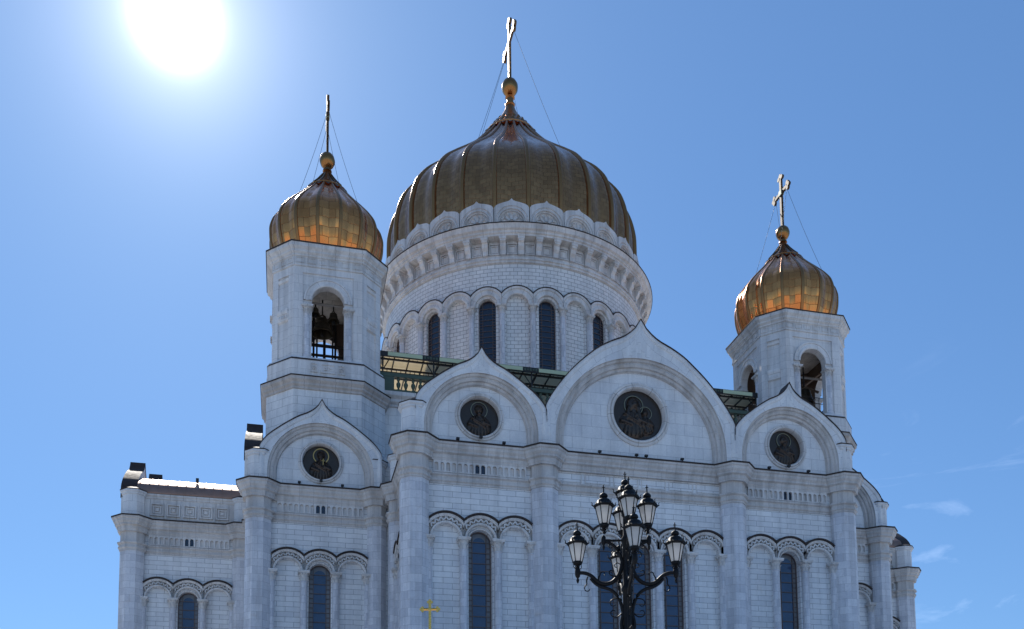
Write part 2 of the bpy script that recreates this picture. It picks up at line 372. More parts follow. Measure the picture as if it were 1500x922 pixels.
CORN = [(0, 29.35), (.23, 29.352), (.23, 29.46), (.28, 29.54), (.28, 29.78), (.46, 29.88), (.46, 30.02), (.60, 30.20), (.62, 30.38), (.72, 30.45), (.72, 30.60), (0, 30.66)]
FLASH = [(0, 30.665), (.74, 30.607), (.78, 30.600), (.78, 30.71), (.74, 30.73), (0, 30.88)]
ARCHP = [(1.04, -.02), (1.04, .26), (1.10, .32), (1.20, .32), (1.23, .06), (1.53, .06), (1.55, .34), (1.66, .42), (1.74, .42), (1.78, .02)]
def zigzag(mb, uc, zc, pitch, n=.06, r0=1.26, r1=1.50, cnt=22):
    th = lambda i: math.pi*i/cnt
    for i in range(cnt):
        ta, tb = th(i), th(i+1)
        ra, rb = (r0, r1) if i % 2 == 0 else (r1, r0)
        if max(ra*abs(math.cos(ta)), rb*abs(math.cos(tb))) > pitch/2-.03: continue
        a = Vector((uc+ra*math.cos(ta), 0, zc+ra*math.sin(ta))); c = Vector((uc+rb*math.cos(tb), 0, zc+rb*math.sin(tb)))
        d = (c-a).normalized(); p = Vector((-d.z, 0, d.x)); q = p*.05; p = p*.065; h = n+.27
        zz_ = lambda P, sg, k, nn: (P.x+sg*k.x, nn, P.z+sg*k.z)
        mb.quad(zz_(a,-1,p,n), zz_(c,-1,p,n), zz_(c,-1,q,h), zz_(a,-1,q,h)); mb.quad(zz_(a,-1,q,h), zz_(c,-1,q,h), zz_(c,1,q,h), zz_(a,1,q,h)); mb.quad(zz_(a,1,q,h), zz_(c,1,q,h), zz_(c,1,p,n), zz_(a,1,p,n))
def window_frame(hw, zb, zs, step, n=-.50, side=.30, bar=.055, seg=14):
    f = MB()
    for i in range(seg):                              # outer frame along the head
        t0, t1 = math.pi*i/seg, math.pi*(i+1)/seg
        for r0, r1 in ((hw-.075, hw),):
            P = lambda r, t, nn: (r*math.cos(t), nn, zs+r*math.sin(t))
            f.quad(P(r0,t0,n+.06), P(r1,t0,n+.06), P(r1,t1,n+.06), P(r0,t1,n+.06)); f.quad(P(r0,t0,n-.04), P(r0,t0,n+.06), P(r0,t1,n+.06), P(r0,t1,n-.04))
    for sgn in (-1, 1):
        a, c = sorted((sgn*hw, sgn*(hw-.075))); f.box((a, n-.04, zb), (c, n+.06, zs))
        x = sgn*(hw-.075-side); f.box((x-bar/2, n-.04, zb), (x+bar/2, n+.045, zs+math.sqrt(max(0, (hw-.075)**2-x*x))))
    z = zb+step; k = 0
    while z < zs+hw*.45:
        q = math.sqrt(max(0, (hw-.075)**2-max(0, z-zs)**2)); f.box((-q, n-.03, z-bar/2), (q, n+.04, z+bar/2))
        zz = z-step/2
        if zz < zs:
            for sgn in (-1, 1):
                a, c = sorted((sgn*(hw-.075), sgn*(hw-.075-side))); f.box((a, n-.03, zz-bar/2), (c, n+.035, zz+bar/2))
        z += step
    return f
def window_glass(hw, zb, zs, n=-.53): g = MB(); arch_fill(g, 0, hw, zb, zs, n); return g
def col_prof(r, z0, z1, cap):
    return [(r*1.5, z0), (r*1.5, z0+.15), (r*1.3, z0+.2), (r*1.35, z0+.3), (r*1.05, z0+.38), (r, z0+.5), (r*.97, z1-cap), (r*1.12, z1-cap+.03), (r*1.12, z1-cap+.09), (r, z1-cap+.12)]
def column_meshes(r, z0, z1, cap):
    s = MB(lambda x, y, z: (x, y, z)); s.lathe(col_prof(r, z0, z1, cap), 14, uscale=1.0)
    c = MB(lambda x, y, z: (x, y, z)); zc = z1-cap+.12; h = cap-.12
    c.lathe([(r*.98, zc), (r*1.02, zc+h*.45), (r*1.25, zc+h*.68), (r*1.45, zc+h*.76)], 12)
    for tier, (zz, hh, ro, nn) in enumerate(((zc+.02, h*.36, 1.42, 8), (zc+h*.3, h*.42, 1.72, 8))):
        for k in range(nn):
            t = (k+.5*tier)*2*math.pi/nn; e = Vector((math.sin(t), -math.cos(t), 0)); f = Vector((math.cos(t), math.sin(t), 0)); wd = r*.34
            p0 = e*r*1.0; p1 = e*r*1.12; p2 = e*r*ro
            A = [p0-f*wd, p0+f*wd, p1+f*wd*.9, p1-f*wd*.9]; z_ = [zz, zz, zz+hh*.75, zz+hh*.75]
            c.face([(v.x, v.y, q) for v, q in zip(A, z_)])
            c.quad((A[3].x, A[3].y, zz+hh*.75), (A[2].x, A[2].y, zz+hh*.75), tuple(p2+f*wd*.5)[:2]+(zz+hh,), tuple(p2-f*wd*.5)[:2]+(zz+hh,))
            c.quad(tuple(p2-f*wd*.5)[:2]+(zz+hh,), tuple(p2+f*wd*.5)[:2]+(zz+hh,), tuple(p2+f*wd*.4)[:2]+(zz+hh*.78,), tuple(p2-f*wd*.4)[:2]+(zz+hh*.78,))
    a = r*1.5
    c.box((-a, -a, z1-h*.24), (a, a, z1-h*.13)); c.box((-a*1.08, -a*1.08, z1-h*.13), (a*1.08, a*1.08, z1))
    return s.mesh('column', S_PIER, 35), c.mesh('capital', S_TRIM)
COLM, CAPM = column_meshes(.30, ZB-.8, ZS, .98)
def border_glass(hw, zb, zs, side, n):
    g = MB()
    for sg in (-1, 1):
        a, c = sorted((sg*(hw-.075), sg*(hw-.075-side))); g.quad((a, n, zb), (c, n, zb), (c, n, zs), (a, n, zs))
    K = 14
    for i in range(K):
        P = lambda r, t: (r*math.cos(t), n, zs+r*math.sin(t)); t0, t1 = math.pi*i/K, math.pi*(i+1)/K
        g.quad(P(hw-.12-side, t0), P(hw-.1, t0), P(hw-.1, t1), P(hw-.12-side, t1))
    return g
WIN_B = border_glass(.90, ZB, ZS-.15, .30, -.522).mesh('border_glass', GLASS_EDGE)
WIN_F = window_frame(.90, ZB, ZS-.15, .80).mesh('window', FRAME); WIN_G = window_glass(.90, ZB, ZS-.15).mesh('glass', GLASS)
SMALLWIN = {}
def bay_meshes(narch, pitch, wins, half, frieze, smallwin):
    wall = MB(); hz = narch*pitch/2
    for i in range(narch):
        uc = (i-(narch-1)/2)*pitch; u0, u1 = uc-pitch/2, uc+pitch/2
        if i in wins: cell(wall, u0, u1, 0, 27.7, uc, .90, ZB, ZS-.15, 0, .62)
        else: cell(wall, u0, u1, 0, 27.7, uc, 1.02, ZB-.8, ZS, 0, .16); 
        if i not in wins: arch_fill(wall, uc, 1.02, ZB-.8, ZS, -.16)
    for a, c in ((-half, -hz), (hz, half)): wall.quad((a, 0, 0), (c, 0, 0), (c, 0, 27.7), (a, 0, 27.7))
    wall.quad((-half, 0, 27.7), (half, 0, 27.7), (half, 0, 30.7), (-half, 0, 30.7))
    tr = MB(); zz = MB(); fl = MB()
    for i in range(narch):
        uc = (i-(narch-1)/2)*pitch
        ring(tr, uc, ZS, ARCHP, pitch); zigzag(tr, uc, ZS, pitch)
        if i in wins: ring(tr, uc, ZS-.15, [(.90, -.02), (.90, .10), (.97, .14), (1.04, .05)], None)
        ring(fl, uc, ZS, [(1.76, .40), (1.76, .52), (1.90, .52), (1.96, -.02)], None, 20, math.acos(pitch/2/1.88), math.pi-math.acos(pitch/2/1.88))
    co = MB(); co.extrude(STRING, -half, half); co.extrude(CORN, -half, half)
    cf = MB(); cf.extrude(FLASH, -half, half)
    fr = MB()
    if frieze:
        p = .44; nn = int((2*half-.5)/p); nn -= nn % 2; x0 = -nn*p/2
        for k in range(nn):
            if smallwin and k in (nn//2-1, nn//2): 
                cell(fr, x0+k*p, x0+(k+1)*p, 28.46, 29.352, x0+(k+.5)*p, .16, 28.52, 29.06, .20, .18, 6); continue
            cell(fr, x0+k*p, x0+(k+1)*p, 28.46, 29.352, x0+(k+.5)*p, .15, 28.56, 29.05, .20, .18, 6); arch_fill(fr, x0+(k+.5)*p, .15, 28.56, 29.05, .02, 6)
    else:
        n_ = 6; ww = 2*half/n_
        for k in range(n_):
            a, c = -half+k*ww+.12, -half+(k+1)*ww-.12
            for (s0, s1, z0, z1) in ((a, c, 28.55, 28.62), (a, c, 29.22, 29.29), (a, a+.07, 28.62, 29.22), (c-.07, c, 28.62, 29.22)): fr.box((s0, -.02, z0), (s1, .05, z1))
    sw = None
    if smallwin:
        sw = MB()
        for k in (-1, 1):
            arch_fill(sw, k*.22, .16, 28.52, 29.06, .05, 8)
        sw = sw.mesh('small_window', GLASS_DRUM)
    return dict(wall=wall.mesh('wall', S_WALL), arch=tr.mesh('archivolt', S_TRIM, 30), fl=fl.mesh('archivolt_flashing', COPPER), corn=co.mesh('cornice', S_CORN), cf=cf.mesh('cornice_flashing', COPPER),
                frieze=fr.mesh('frieze', S_TRIM), sw=sw, narch=narch, pitch=pitch, wins=wins)
BAY3 = bay_meshes(3, 2.6, (1,), 4.05, True, True)
BAY5 = bay_meshes(5, 2.69, (1, 2, 3), 6.9, False, False)
def put_bay(B, M, detail=True):
    w_ = obj('wall', B['wall'], None, cath, M); obj('frieze', B['frieze'], None, w_)
    a = obj('archivolt', B['arch'], None, cath, M); obj('flashing', B['fl'], None, a)
    c = obj('cornice', B['corn'], None, cath, M); obj('flashing', B['cf'], None, c)
    if B['sw']: obj('small_window', B['sw'], None, w_)
    for i in range(B['narch']+1):
        u = (i-B['narch']/2)*B['pitch']
        k = obj('column', COLM, None, cath, M @ place(u, -.16, 0)); obj('capital', CAPM, None, k)
    for i in B['wins']:
        u = (i-(B['narch']-1)/2)*B['pitch']
        f = obj('window', WIN_F, None, cath, M @ place(u, 0, 0)); obj('glass', WIN_G, None, f); obj('border_glass', WIN_B, None, f)
BX, KX = 12.68, 23.87                                  # bay centres on the arm and on the corner
put_bay(BAY3, place(-BX, -L_)); put_bay(BAY5, place(0, -L_)); put_bay(BAY3, place(BX, -L_))
put_bay(BAY3, place(-KX, -M_)); put_bay(BAY3, place(KX, -M_))
RX = 35.25                                             # centre of the return bays
put_bay(BAY3, place(-RX, -W_)); put_bay(BAY3, place(RX, -W_))
put_bay(BAY3, place(-W_, -RX, 0, R(-90))); put_bay(BAY3, place(W_, -RX, 0, R(90)))

# piers (octagonal, engaged): half-width a
def oct_lathe(mb, prof, d, a, c=(0, 0)):
    # prof: (offset,z); irregular octagon with apothem d and half side a
    Ls = [0]
    for (o0, z0), (o1, z1) in zip(prof, prof[1:]): Ls.append(Ls[-1]+math.hypot(o1-o0, z1-z0))
    def ringp(o, z):
        D, A = d+o, a+.4142*o
        pts = [(-A, -D), (A, -D), (D, -A), (D, A), (A, D), (-A, D), (-D, A), (-D, -A)]
        return [(c[0]+x, c[1]+y, z) for x, y in pts]
    rings = [ringp(o, z) for o, z in prof]
    for k, (q0, q1) in enumerate(zip(rings, rings[1:])):
        for i in range(8):
            j = (i+1) % 8; A, B_ = q0[i], q0[j]; l = math.hypot(B_[0]-A[0], B_[1]-A[1]); u0 = i*3.7
            vert = abs(q1[0][2]-q0[0][2]) > .7
            v0, v1 = (q0[0][2], q1[0][2]) if vert else (Ls[k], Ls[k+1])
            mb.quad(q0[i], q0[j], q1[j], q1[i], [(u0-l/2, v0), (u0+l/2, v0), (u0+l/2, v1), (u0-l/2, v1)])
    mb.face(rings[0][::-1]); mb.face(rings[-1])
ID = lambda x, y, z: (x, y, z)
def pier_meshes(a):
    s = MB(ID); oct_lathe(s, [(.12, 0), (.12, 3), (0, 3.1), (0, 27.65)], a, a*.4142)
    c = MB(ID); oct_lathe(c, [(-.02, 27.62)]+STRING[1:-1]+[(0, 28.46), (0, 29.352)]+CORN[1:-1]+[(-.1, 30.66)], a, a*.4142)
    f = MB(ID); oct_lathe(f, [(.5, 30.64), (.74, 30.607), (.78, 30.600), (.78, 30.71), (.74, 30.73), (-.1, 30.92)], a, a*.4142)
    t_ = MB(ID); oct_lathe(t_, [(0, 30.75), (0, 32.85), (.1, 32.9), (.1, 33.02), (.22, 33.12), (.22, 33.25), (-.3, 33.55)], a-.1, (a-.1)*.4142)
    tf = MB(ID); oct_lathe(tf, [(.1, 33.255), (.25, 33.252), (.25, 33.32), (-.3, 33.62)], a-.1, (a-.1)*.4142)
    return s.mesh('pier', S_PIER), c.mesh('pier_capital', S_CORN), f.mesh('flashing', COPPER), t_.mesh('attic_block', S_BIG), tf.mesh('flashing', COPPER)
PIER = pier_meshes(1.02); PIER_S = pier_meshes(.78)
def put_pier(P, x, y, attic):
    p = obj('pier', P[0], None, cath, place(x, y)); obj('pier_capital', P[1], None, p); obj('flashing', P[2], None, p)
    if attic:
        q = obj('attic_block', P[3], None, cath, place(x, y)); obj('flashing', P[4], None, q)
for x, y, a in ((-W_, -L_, 1), (-7.76, -L_, 0), (7.76, -L_, 0), (W_, -L_, 1), (-28.85, -M_, 1), (28.85, -M_, 1), (-40.12, -W_, 1), (40.12, -W_, 1)):
    put_pier(PIER, x, y, a)
for s in (-1, 1):
    put_pier(PIER_S, s*19.25, -M_, 1); put_pier(PIER_S, s*W_, -30.65, 1); put_pier(PIER_S, s*30.65, -W_, 1); put_pier(PIER_S, s*M_, -19.25, 1)

for sx in (-1, 1):
    f = MB(ID)
    def fw_(ax, ay, bx, by): f.quad((sx*ax, ay, 0), (sx*bx, by, 0), (sx*bx, by, 34), (sx*ax, ay, 34))
    fw_(20.2, -28.97, 17.5, -28.97); fw_(17.57, -31.4, 17.57, -28.9); fw_(28.97, -20.2, 28.97, -17.5); fw_(31.4, -17.57, 28.9, -17.57)
    obj('wall', f, S_WALL, cath)

# ------------------------------------------------------------------ gables
def spline(pts, x):
    xs = [p[0] for p in pts]; ys = [p[1] for p in pts]; n = len(xs)
    if x >= xs[-1]: return ys[-1]
    i = max(k for k in range(n) if xs[k] <= x); i = min(i, n-2)
    d = [(ys[k+1]-ys[k])/(xs[k+1]-xs[k]) for k in range(n-1)]
    m_ = [d[0]]+[0 if d[k-1]*d[k] <= 0 else 2*d[k-1]*d[k]/(d[k-1]+d[k]) for k in range(1, n-1)]+[d[-1]]
    h = xs[i+1]-xs[i]; q = (x-xs[i])/h
    return (2*q**3-3*q*q+1)*ys[i]+(q**3-2*q*q+q)*h*m_[i]+(-2*q**3+3*q*q)*ys[i+1]+(q**3-q*q)*h*m_[i+1]
OUT_S = [(0, 37.95), (.22, 37.52), (.6, 37.08), (1.1, 36.72), (1.8, 36.38), (2.7, 35.80), (3.5, 35.20), (4.2, 34.62), (4.7, 34.05), (4.96, 33.62)]
OUT_B = [(0, 41.70), (.3, 41.15), (.8, 40.60), (1.5, 40.08), (2.4, 39.66), (3.5, 39.02), (4.5, 38.18), (5.5, 37.22), (6.4, 36.15), (7.2, 35.02), (7.70, 34.15), (7.78, 33.95)]
def gable_mesh(outl, hwid, zc, radii, nn, back=-.25):
    # outl: half outline; radii: ring radii from outside in; nn: matching depths
    K = 64; ths = [math.pi*i/K for i in range(K+1)]
    ux = np.array([hwid*i/300 for i in range(301)]); uz = np.array([spline(outl, x) for x in ux]); rat = np.arctan2(uz-zc, ux)
    def out(t, inset=0.0):
        tt = t if t <= math.pi/2 else math.pi-t
        sg = 1 if t <= math.pi/2 else -1
        lim = math.atan2(uz[-1]-zc, hwid)
        if tt <= lim: x, z = hwid, zc+hwid*math.tan(tt)
        else:
            x = float(np.interp(-tt, -rat, ux)); z = spline(outl, x)
        if inset:
            dx = hwid*.0; r = math.hypot(x, z-zc); k = (r-inset)/r; x, z = x*k, zc+(z-zc)*k
            x = min(x, hwid-.001)
        return sg*x, z
    g = MB(); g2 = MB(); fl = MB(); base = 30.68
    lines = []                                           # successive lines of points from rim inwards
    def arcline(r, n): return [(r*math.cos(t), n, zc+r*math.sin(t)) for t in ths]
    def outline(ins, n): return [(lambda p: (p[0], n, p[1]))(out(t, ins)) for t in ths]
    lines = [outline(0, back), outline(0, 1.0), outline(.16, 1.02), outline(.30, .96), outline(.36, .88)]
    for r, n in zip(radii, nn): lines.append(arcline(r, n))
    acc = 0
    for q, (l0, l1) in enumerate(zip(lines, lines[1:])):
        s = 0; gg = g2 if q >= 5 else g
        for i in range(K):
            ds = (Vector(l0[i+1])-Vector(l0[i])).length; w0 = (Vector(l1[i])-Vector(l0[i])).length
            uvs = [(s*.9, q*7+0), (s*.9, q*7+w0), (s*.9+ds*.9, q*7+w0), (s*.9+ds*.9, q*7)]
            gg.quad(l0[i], l1[i], l1[i+1], l0[i+1], uvs); s += ds
        for i, sg in ((0, 1), (K, -1)):                     # straight legs down to the cornice
            a, b_ = l0[i], l1[i]
            if abs(a[0]-b_[0]) + abs(a[1]-b_[1]) > 1e-4:
                gg.quad((a[0], a[1], base), (b_[0], b_[1], base), b_, a) if sg < 0 else gg.quad((b_[0], b_[1], base), (a[0], a[1], base), a, b_)
    # roof covering along the rim
    o1 = [(p[0], p[1], p[2]) for p in lines[0]]; h = .10
    for i in range(4, K-4):
        p0, p1 = out(ths[i]), out(ths[i+1])
        q0 = (p0[0]*1.0, p0[1]+h); q1 = (p1[0]*1.0, p1[1]+h)
        fl.quad((p0[0], 1.07, p0[1]), (q0[0], 1.07, q0[1]), (q1[0], 1.07, q1[1]), (p1[0], 1.07, p1[1]))
        fl.quad((q0[0], 1.07, q0[1]), (q0[0], back-.05, q0[1]), (q1[0], back-.05, q1[1]), (q1[0], 1.07, q1[1]))
        fl.quad((p0[0], 1.07, p0[1]), (p1[0], 1.07, p1[1]), (p1[0], .99, p1[1]), (p0[0], .99, p0[1]))
    # back face
    bk = [(p[0], back, p[2]) for p in lines[0]]
    for i in range(K):
        g.quad((bk[i][0], back, base), bk[i], bk[i+1], (bk[i+1][0], back, base))
    return g, fl, g2
def tympanum(rad, zc, n, mz, mr, ringw):
    t_ = MB(); K = 48; base = 30.68
    outer = [(rad*math.cos(math.pi*i/K), zc+rad*math.sin(math.pi*i/K)) for i in range(K+1)]
    loop = [(rad, base)]+outer+[(-rad, base)]
    # resample the closed loop by angle about the medallion centre
    segs = []
    pts = loop+[loop[0]]
    def hit(a):
        d = (math.cos(a), math.sin(a)); best = None
        for (x0, z0), (x1, z1) in zip(pts, pts[1:]):
            ex, ez = x1-x0, z1-z0; den = d[0]*ez-d[1]*ex
            if abs(den) < 1e-9: continue
            s = (x0*ez-(z0-mz)*ex)/den; q = (x0*d[1]-(z0-mz)*d[0])/den
            if s > 0 and -1e-6 <= q <= 1+1e-6: best = s if best is None else min(best, s)
        return best
    A = sorted([2*math.pi*i/72 for i in range(72)]+[math.atan2(base-mz, rad) % (2*math.pi), math.atan2(base-mz, -rad) % (2*math.pi)])
    A.append(A[0]+2*math.pi)
    for a0, a1 in zip(A, A[1:]):
        h0, h1 = hit(a0), hit(a1); f = lambda r, a: (r*math.cos(a), n, mz+r*math.sin(a))
        t_.quad(f(mr, a0), f(h0, a0), f(h1, a1), f(mr, a1))
    rg = MB()
    pr = [(mr+ringw, n+.0), (mr+ringw, n+.10), (mr+ringw*.8, n+.16), (mr+ringw*.62, n+.16), (mr+ringw*.55, n+.10), (mr+ringw*.45, n+.22), (mr+ringw*.2, n+.24), (mr, n+.12), (mr, n-.30)]
    for i in range(64):
        a0, a1 = 2*math.pi*i/64, 2*math.pi*(i+1)/64
        for k, ((r0, n0), (r1, n1)) in enumerate(zip(pr, pr[1:])):
            P = lambda r, nn_, a: (r*math.cos(a), nn_, mz+r*math.sin(a))
            rg.quad(P(r0,n0,a0), P(r1,n1,a0), P(r1,n1,a1), P(r0,n0,a1), [(a0*1.6, k*.1), (a0*1.6, k*.1+.1), (a1*1.6, k*.1+.1), (a1*1.6, k*.1)])
    return t_, rg
GS, GSF, GSA = gable_mesh(OUT_S, 4.96, 31.7, [4.32, 4.30, 4.16, 4.10, 3.98, 3.86, 3.84, 3.66, 3.60], [.88, .74, .70, .56, .60, .52, .36, .34, .06])
GB, GBF, GBA = gable_mesh(OUT_B, 7.78, 31.6, [7.02, 7.0, 6.84, 6.78, 6.62, 6.46, 6.44, 6.24, 6.18], [.88, .74, .70, .56, .60, .52, .36, .34, .06])
TS, RS = tympanum(3.60, 31.7, .06, 32.97, 1.50, .36); TB, RB = tympanum(6.18, 31.6, .06, 34.42, 2.08, .50)
GSA, GBA = GSA.mesh('gable_archivolt', S_CORN, 25), GBA.mesh('gable_archivolt', S_CORN, 25)
GS, GSF, GB, GBF = GS.mesh('gable', S_BIG, 25), GSF.mesh('flashing', COPPER, 40), GB.mesh('gable', S_BIG, 25), GBF.mesh('flashing', COPPER, 40)
TS, RS, TB, RB = TS.mesh('tympanum', S_BIG), RS.mesh('medallion_surround', S_TRIM, 40), TB.mesh('tympanum', S_BIG), RB.mesh('medallion_surround', S_TRIM, 40)
def relief(rad, kind):
    # bronze half-figure in low relief: a height field on a disc
    n = 84; xs = np.linspace(-1, 1, n); X, Z = np.meshgrid(xs, xs)
    H = np.zeros_like(X)
    def ell(cx, cz, rx, rz, h, rot=0.0, p=.5):
        c, s = math.cos(rot), math.sin(rot); u = ((X-cx)*c+(Z-cz)*s)/rx; v = (-(X-cx)*s+(Z-cz)*c)/rz
        return h*np.clip(1-u*u-v*v, 0, 1)**p
    def seg(x0, z0, x1, z1, wd, h):
        d = np.array((x1-x0, z1-z0)); l2 = (d**2).sum(); q = np.clip(((X-x0)*d[0]+(Z-z0)*d[1])/l2, 0, 1)
        return h*np.clip(1-((X-x0-q*d[0])**2+(Z-z0-q*d[1])**2)/wd**2, 0, 1)**.5
    def fig(cx, cz, s, lean=0.0, hood=False, beard=True):
        nonlocal H
        E = lambda *a, **k: ell(cx+a[0]*s, cz+a[1]*s, a[2]*s, a[3]*s, a[4]*s, *a[5:], **k)
        G = lambda x0, z0, x1, z1, wd, h: seg(cx+x0*s, cz+z0*s, cx+x1*s, cz+z1*s, wd*s, h*s)
        body = np.maximum(E(0, -.72, .62, .58, .16), E(0, -.35, .42, .25, .15))
        H = np.maximum(H, body)
        for k in range(7):                                # drapery folds
            x0 = -.42+.14*k; H = np.maximum(H, G(x0*.55, -.18-.05*(k % 2), x0*1.25+.06, -1.15, .045, .19)*(body > 0)+0)
        H = np.maximum(H, G(-.38, -.3, .25, -.62, .06, .22)); H = np.maximum(H, G(-.30, -.42, .30, -.74, .05, .22))
        H = np.maximum(H, G(-.5, -.6, -.12, -.72, .11, .24)); H = np.maximum(H, G(.5, -.6, .2, -.5, .11, .24)); H = np.maximum(H, G(.2, -.5, .16, -.3, .055, .26))
        H = np.maximum(H, E(0, -.12, .13, .2, .17))
        if hood: H = np.maximum(H, E(0, .12, .27, .34, .20)); H = np.maximum(H, G(-.2, 0, -.3, -.5, .09, .2)); H = np.maximum(H, G(.2, 0, .3, -.5, .09, .2))
        else: H = np.maximum(H, E(0, .18, .215, .25, .18))
        f = E(lean*.05, .12, .155, .215, .29); H = np.maximum(H, f)
        H = H+G(lean*.07, .17, lean*.08, .07, .03, .05)-E(-.065, .16, .035, .02, .06)-E(.065, .16, .035, .02, .06)-E(0, .015, .05, .014, .05)
        if beard: H = np.maximum(H, E(0, -.06, .12, .14, .26))
    if kind == 'mother':
        fig(-.16, .30, .92, .8, hood=True, beard=False); fig(.30, .05, .60, -.8, beard=False)
    elif kind == 'turned': fig(.02, .28, 1.0, 1.0)
    else: fig(0, .27, 1.0)
    mb = MB(); idx = {}; ins = (X*X+Z*Z) < 1.03
    for i in range(n-1):
        for j in range(n-1):
            if ins[i, j] and ins[i+1, j] and ins[i, j+1] and ins[i+1, j+1]:
                P = lambda a, b_: (float(X[a, b_])*rad, float(H[a, b_])*rad*.75, float(Z[a, b_])*rad)
                mb.quad(P(i, j), P(i, j+1), P(i+1, j+1), P(i+1, j))
    return mb.mesh('medallion', BRONZE, 50)
def halo(rad, cx, cz, r, wd, n):
    h = MB(); K = 40
    for i in range(K):
        a0, a1 = R(-52)+R(284)*i/K, R(-52)+R(284)*(i+1)/K
        P = lambda q, nn_, a: (rad*(cx+q*math.cos(a)), nn_, rad*(cz+q*math.sin(a)))
        pr = [(r+wd, n), (r+wd, n+.05), (r, n+.05), (r, n)]
        for (r0, n0), (r1, n1) in zip(pr, pr[1:]): h.quad(P(r0,n0,a0), P(r1,n1,a0), P(r1,n1,a1), P(r0,n0,a1))
    return h
def put_gable(big, M, kind=None):
    g = obj('gable', GB if big else GS, None, cath, M); obj('flashing', GBF if big else GSF, None, g); obj('archivolt', GBA if big else GSA, None, g)
    obj('tympanum', TB if big else TS, None, g); obj('medallion_surround', RB if big else RS, None, g)
    r, z = (2.09, 34.42) if big else (1.51, 32.97)
    if kind:
        lab = {'mother': 'large dark bronze roundel of a mother and child', 'saint': 'dark bronze roundel of a haloed bearded man', 'cross': 'dark bronze roundel with a bright gold halo and a small cross', 'turned': 'dark bronze roundel of a robed man turning his head'}[kind]
        md = obj('medallion', relief(r, kind), None, cath, M @ place(0, .22, z), label=lab)
        if kind == 'mother': hs = ((-.14, .40, .36, .022), (.32, .14, .24, .02))
        elif kind == 'cross': hs = ((0, .42, .39, .05),)
        else: hs = ((0, .42, .40, .028),)
        for h_ in hs: obj('halo', halo(r, *h_, .02), GOLD if kind == 'cross' else METH, md)
        if kind == 'cross':
            c = MB(); c.box((.14, .30, -.22), (.20, .38, .30)); c.box((.04, .30, .10), (.30, .38, .15)); obj('small_cross', c, GOLD, md)
METH = metal('dull gilt line', (.42, .33, .20), .35, .3, 3.0)
put_gable(False, place(-BX, -L_), 'saint'); put_gable(True, place(0, -L_), 'mother'); put_gable(False, place(BX, -L_), 'turned')
put_gable(False, place(-KX, -M_), 'cross'); put_gable(False, place(KX, -M_))
put_gable(False, place(-M_, -KX, 0, R(-90))); put_gable(False, place(M_, -KX, 0, R(90)))
for s in (-1, 1):
    put_gable(False, place(s*L_, -BX, 0, R(90)*s)); put_gable(True, place(s*L_, 0, 0, R(90)*s))
# outer faces that the photograph sees only edge-on
for s in (-1, 1):
    m_ = MB(ID)
    x = s*L_; m_.quad((x, -W_, 0), (x, W_, 0), (x, W_, 30.7), (x, -W_, 30.7)); x = s*M_; m_.quad((x, -M_, 0), (x, -W_, 0), (x, -W_, 30.7), (x, -M_, 30.7))
    m_.quad((s*M_, W_, 0), (s*L_, W_, 0), (s*L_, W_, 34.0), (s*M_, W_, 34.0)); x = s*M_; m_.quad((x, W_, 0), (x, M_, 0), (x, M_, 34), (x, W_, 34))
    m_.quad((-M_*s, M_, 0), (0, M_, 0), (0, M_, 34), (-M_*s, M_, 34))
    obj('wall', m_, S_WALL, cath)
    cb = MB(); cb.extrude(CORN, -16.5, 16.5); cb.extrude(STRING, -16.5, 16.5); obj('cornice', cb, S_TRIM, cath, place(s*L_, 0, 0, R(90)*s))

# attic parapets with square panels over the return bays, and their rolled roof edge
at = MB(); at.quad((-4.2, .15, 30.7), (4.2, .15, 30.7), (4.2, .15, 32.9), (-4.2, .15, 32.9))
at.extrude([(.15, 32.75), (.24, 32.8), (.24, 32.95), (.36, 33.05), (.36, 33.2), (0, 33.22)], -4.2, 4.2)
for k in range(5):
    uc = (k-2)*1.42
    for rr, hh, dd in ((.58, .11, .19), (.36, .10, .13)):
        for (a, c, z0, z1) in ((uc-rr, uc+rr, 31.75-rr, 31.75-rr+hh), (uc-rr, uc+rr, 31.75+rr-hh, 31.75+rr), (uc-rr, uc-rr+hh, 31.75-rr+hh, 31.75+rr-hh), (uc+rr-hh, uc+rr, 31.75-rr+hh, 31.75+rr-hh)):
            at.box((a, .14, z0), (c, .15+dd, z1))
    at.box((uc-.14, .14, 31.61), (uc+.14, .30, 31.89))
for k in range(6):
    u = (k-2.5)*1.42; at.box((u-.10, .14, 30.95), (u+.10, .20, 32.6))
ATT = at.mesh('attic_parapet', S_TRIM)
def roof_edge(high):
    ro = MB()
    pr = [(.40, 33.22)]+[(.42-.62*(1-math.cos(a)), 33.25+1.02*math.sin(a)) for a in [R(66)*i/10 for i in range(11)]]; q_ = pr[-1]
    if high: pr += [(q_[0]-.8*k, q_[1]+.8*k*math.tan(R(36-2.2*k))) for k in range(1, 6)]+[(-16, q_[1]+2.6)]
    else: pr += [(q_[0]-.6, q_[1]+.1), (-15.5, q_[1]+.2)]
    ro.extrude(pr, -4.6, 4.6)
    for k in range(12):                                # standing seams
        u = -4.4+.8*k; ro.extrude([(n+.03, z+.04) for n, z in pr[1:16 if high else 12]], u-.03, u+.03, False)
    return ro.mesh('roof', ROOFM, 40)
ROF, ROFL = roof_edge(True), roof_edge(False)
for M, RFm in ((place(-RX, -W_), ROF), (place(RX, -W_), ROF), (place(-W_, -RX, 0, R(-90)), ROFL), (place(W_, -RX, 0, R(90)), ROFL)):
    a = obj('attic_parapet', ATT, None, cath, M); obj('roof_edge', RFm, None, a)
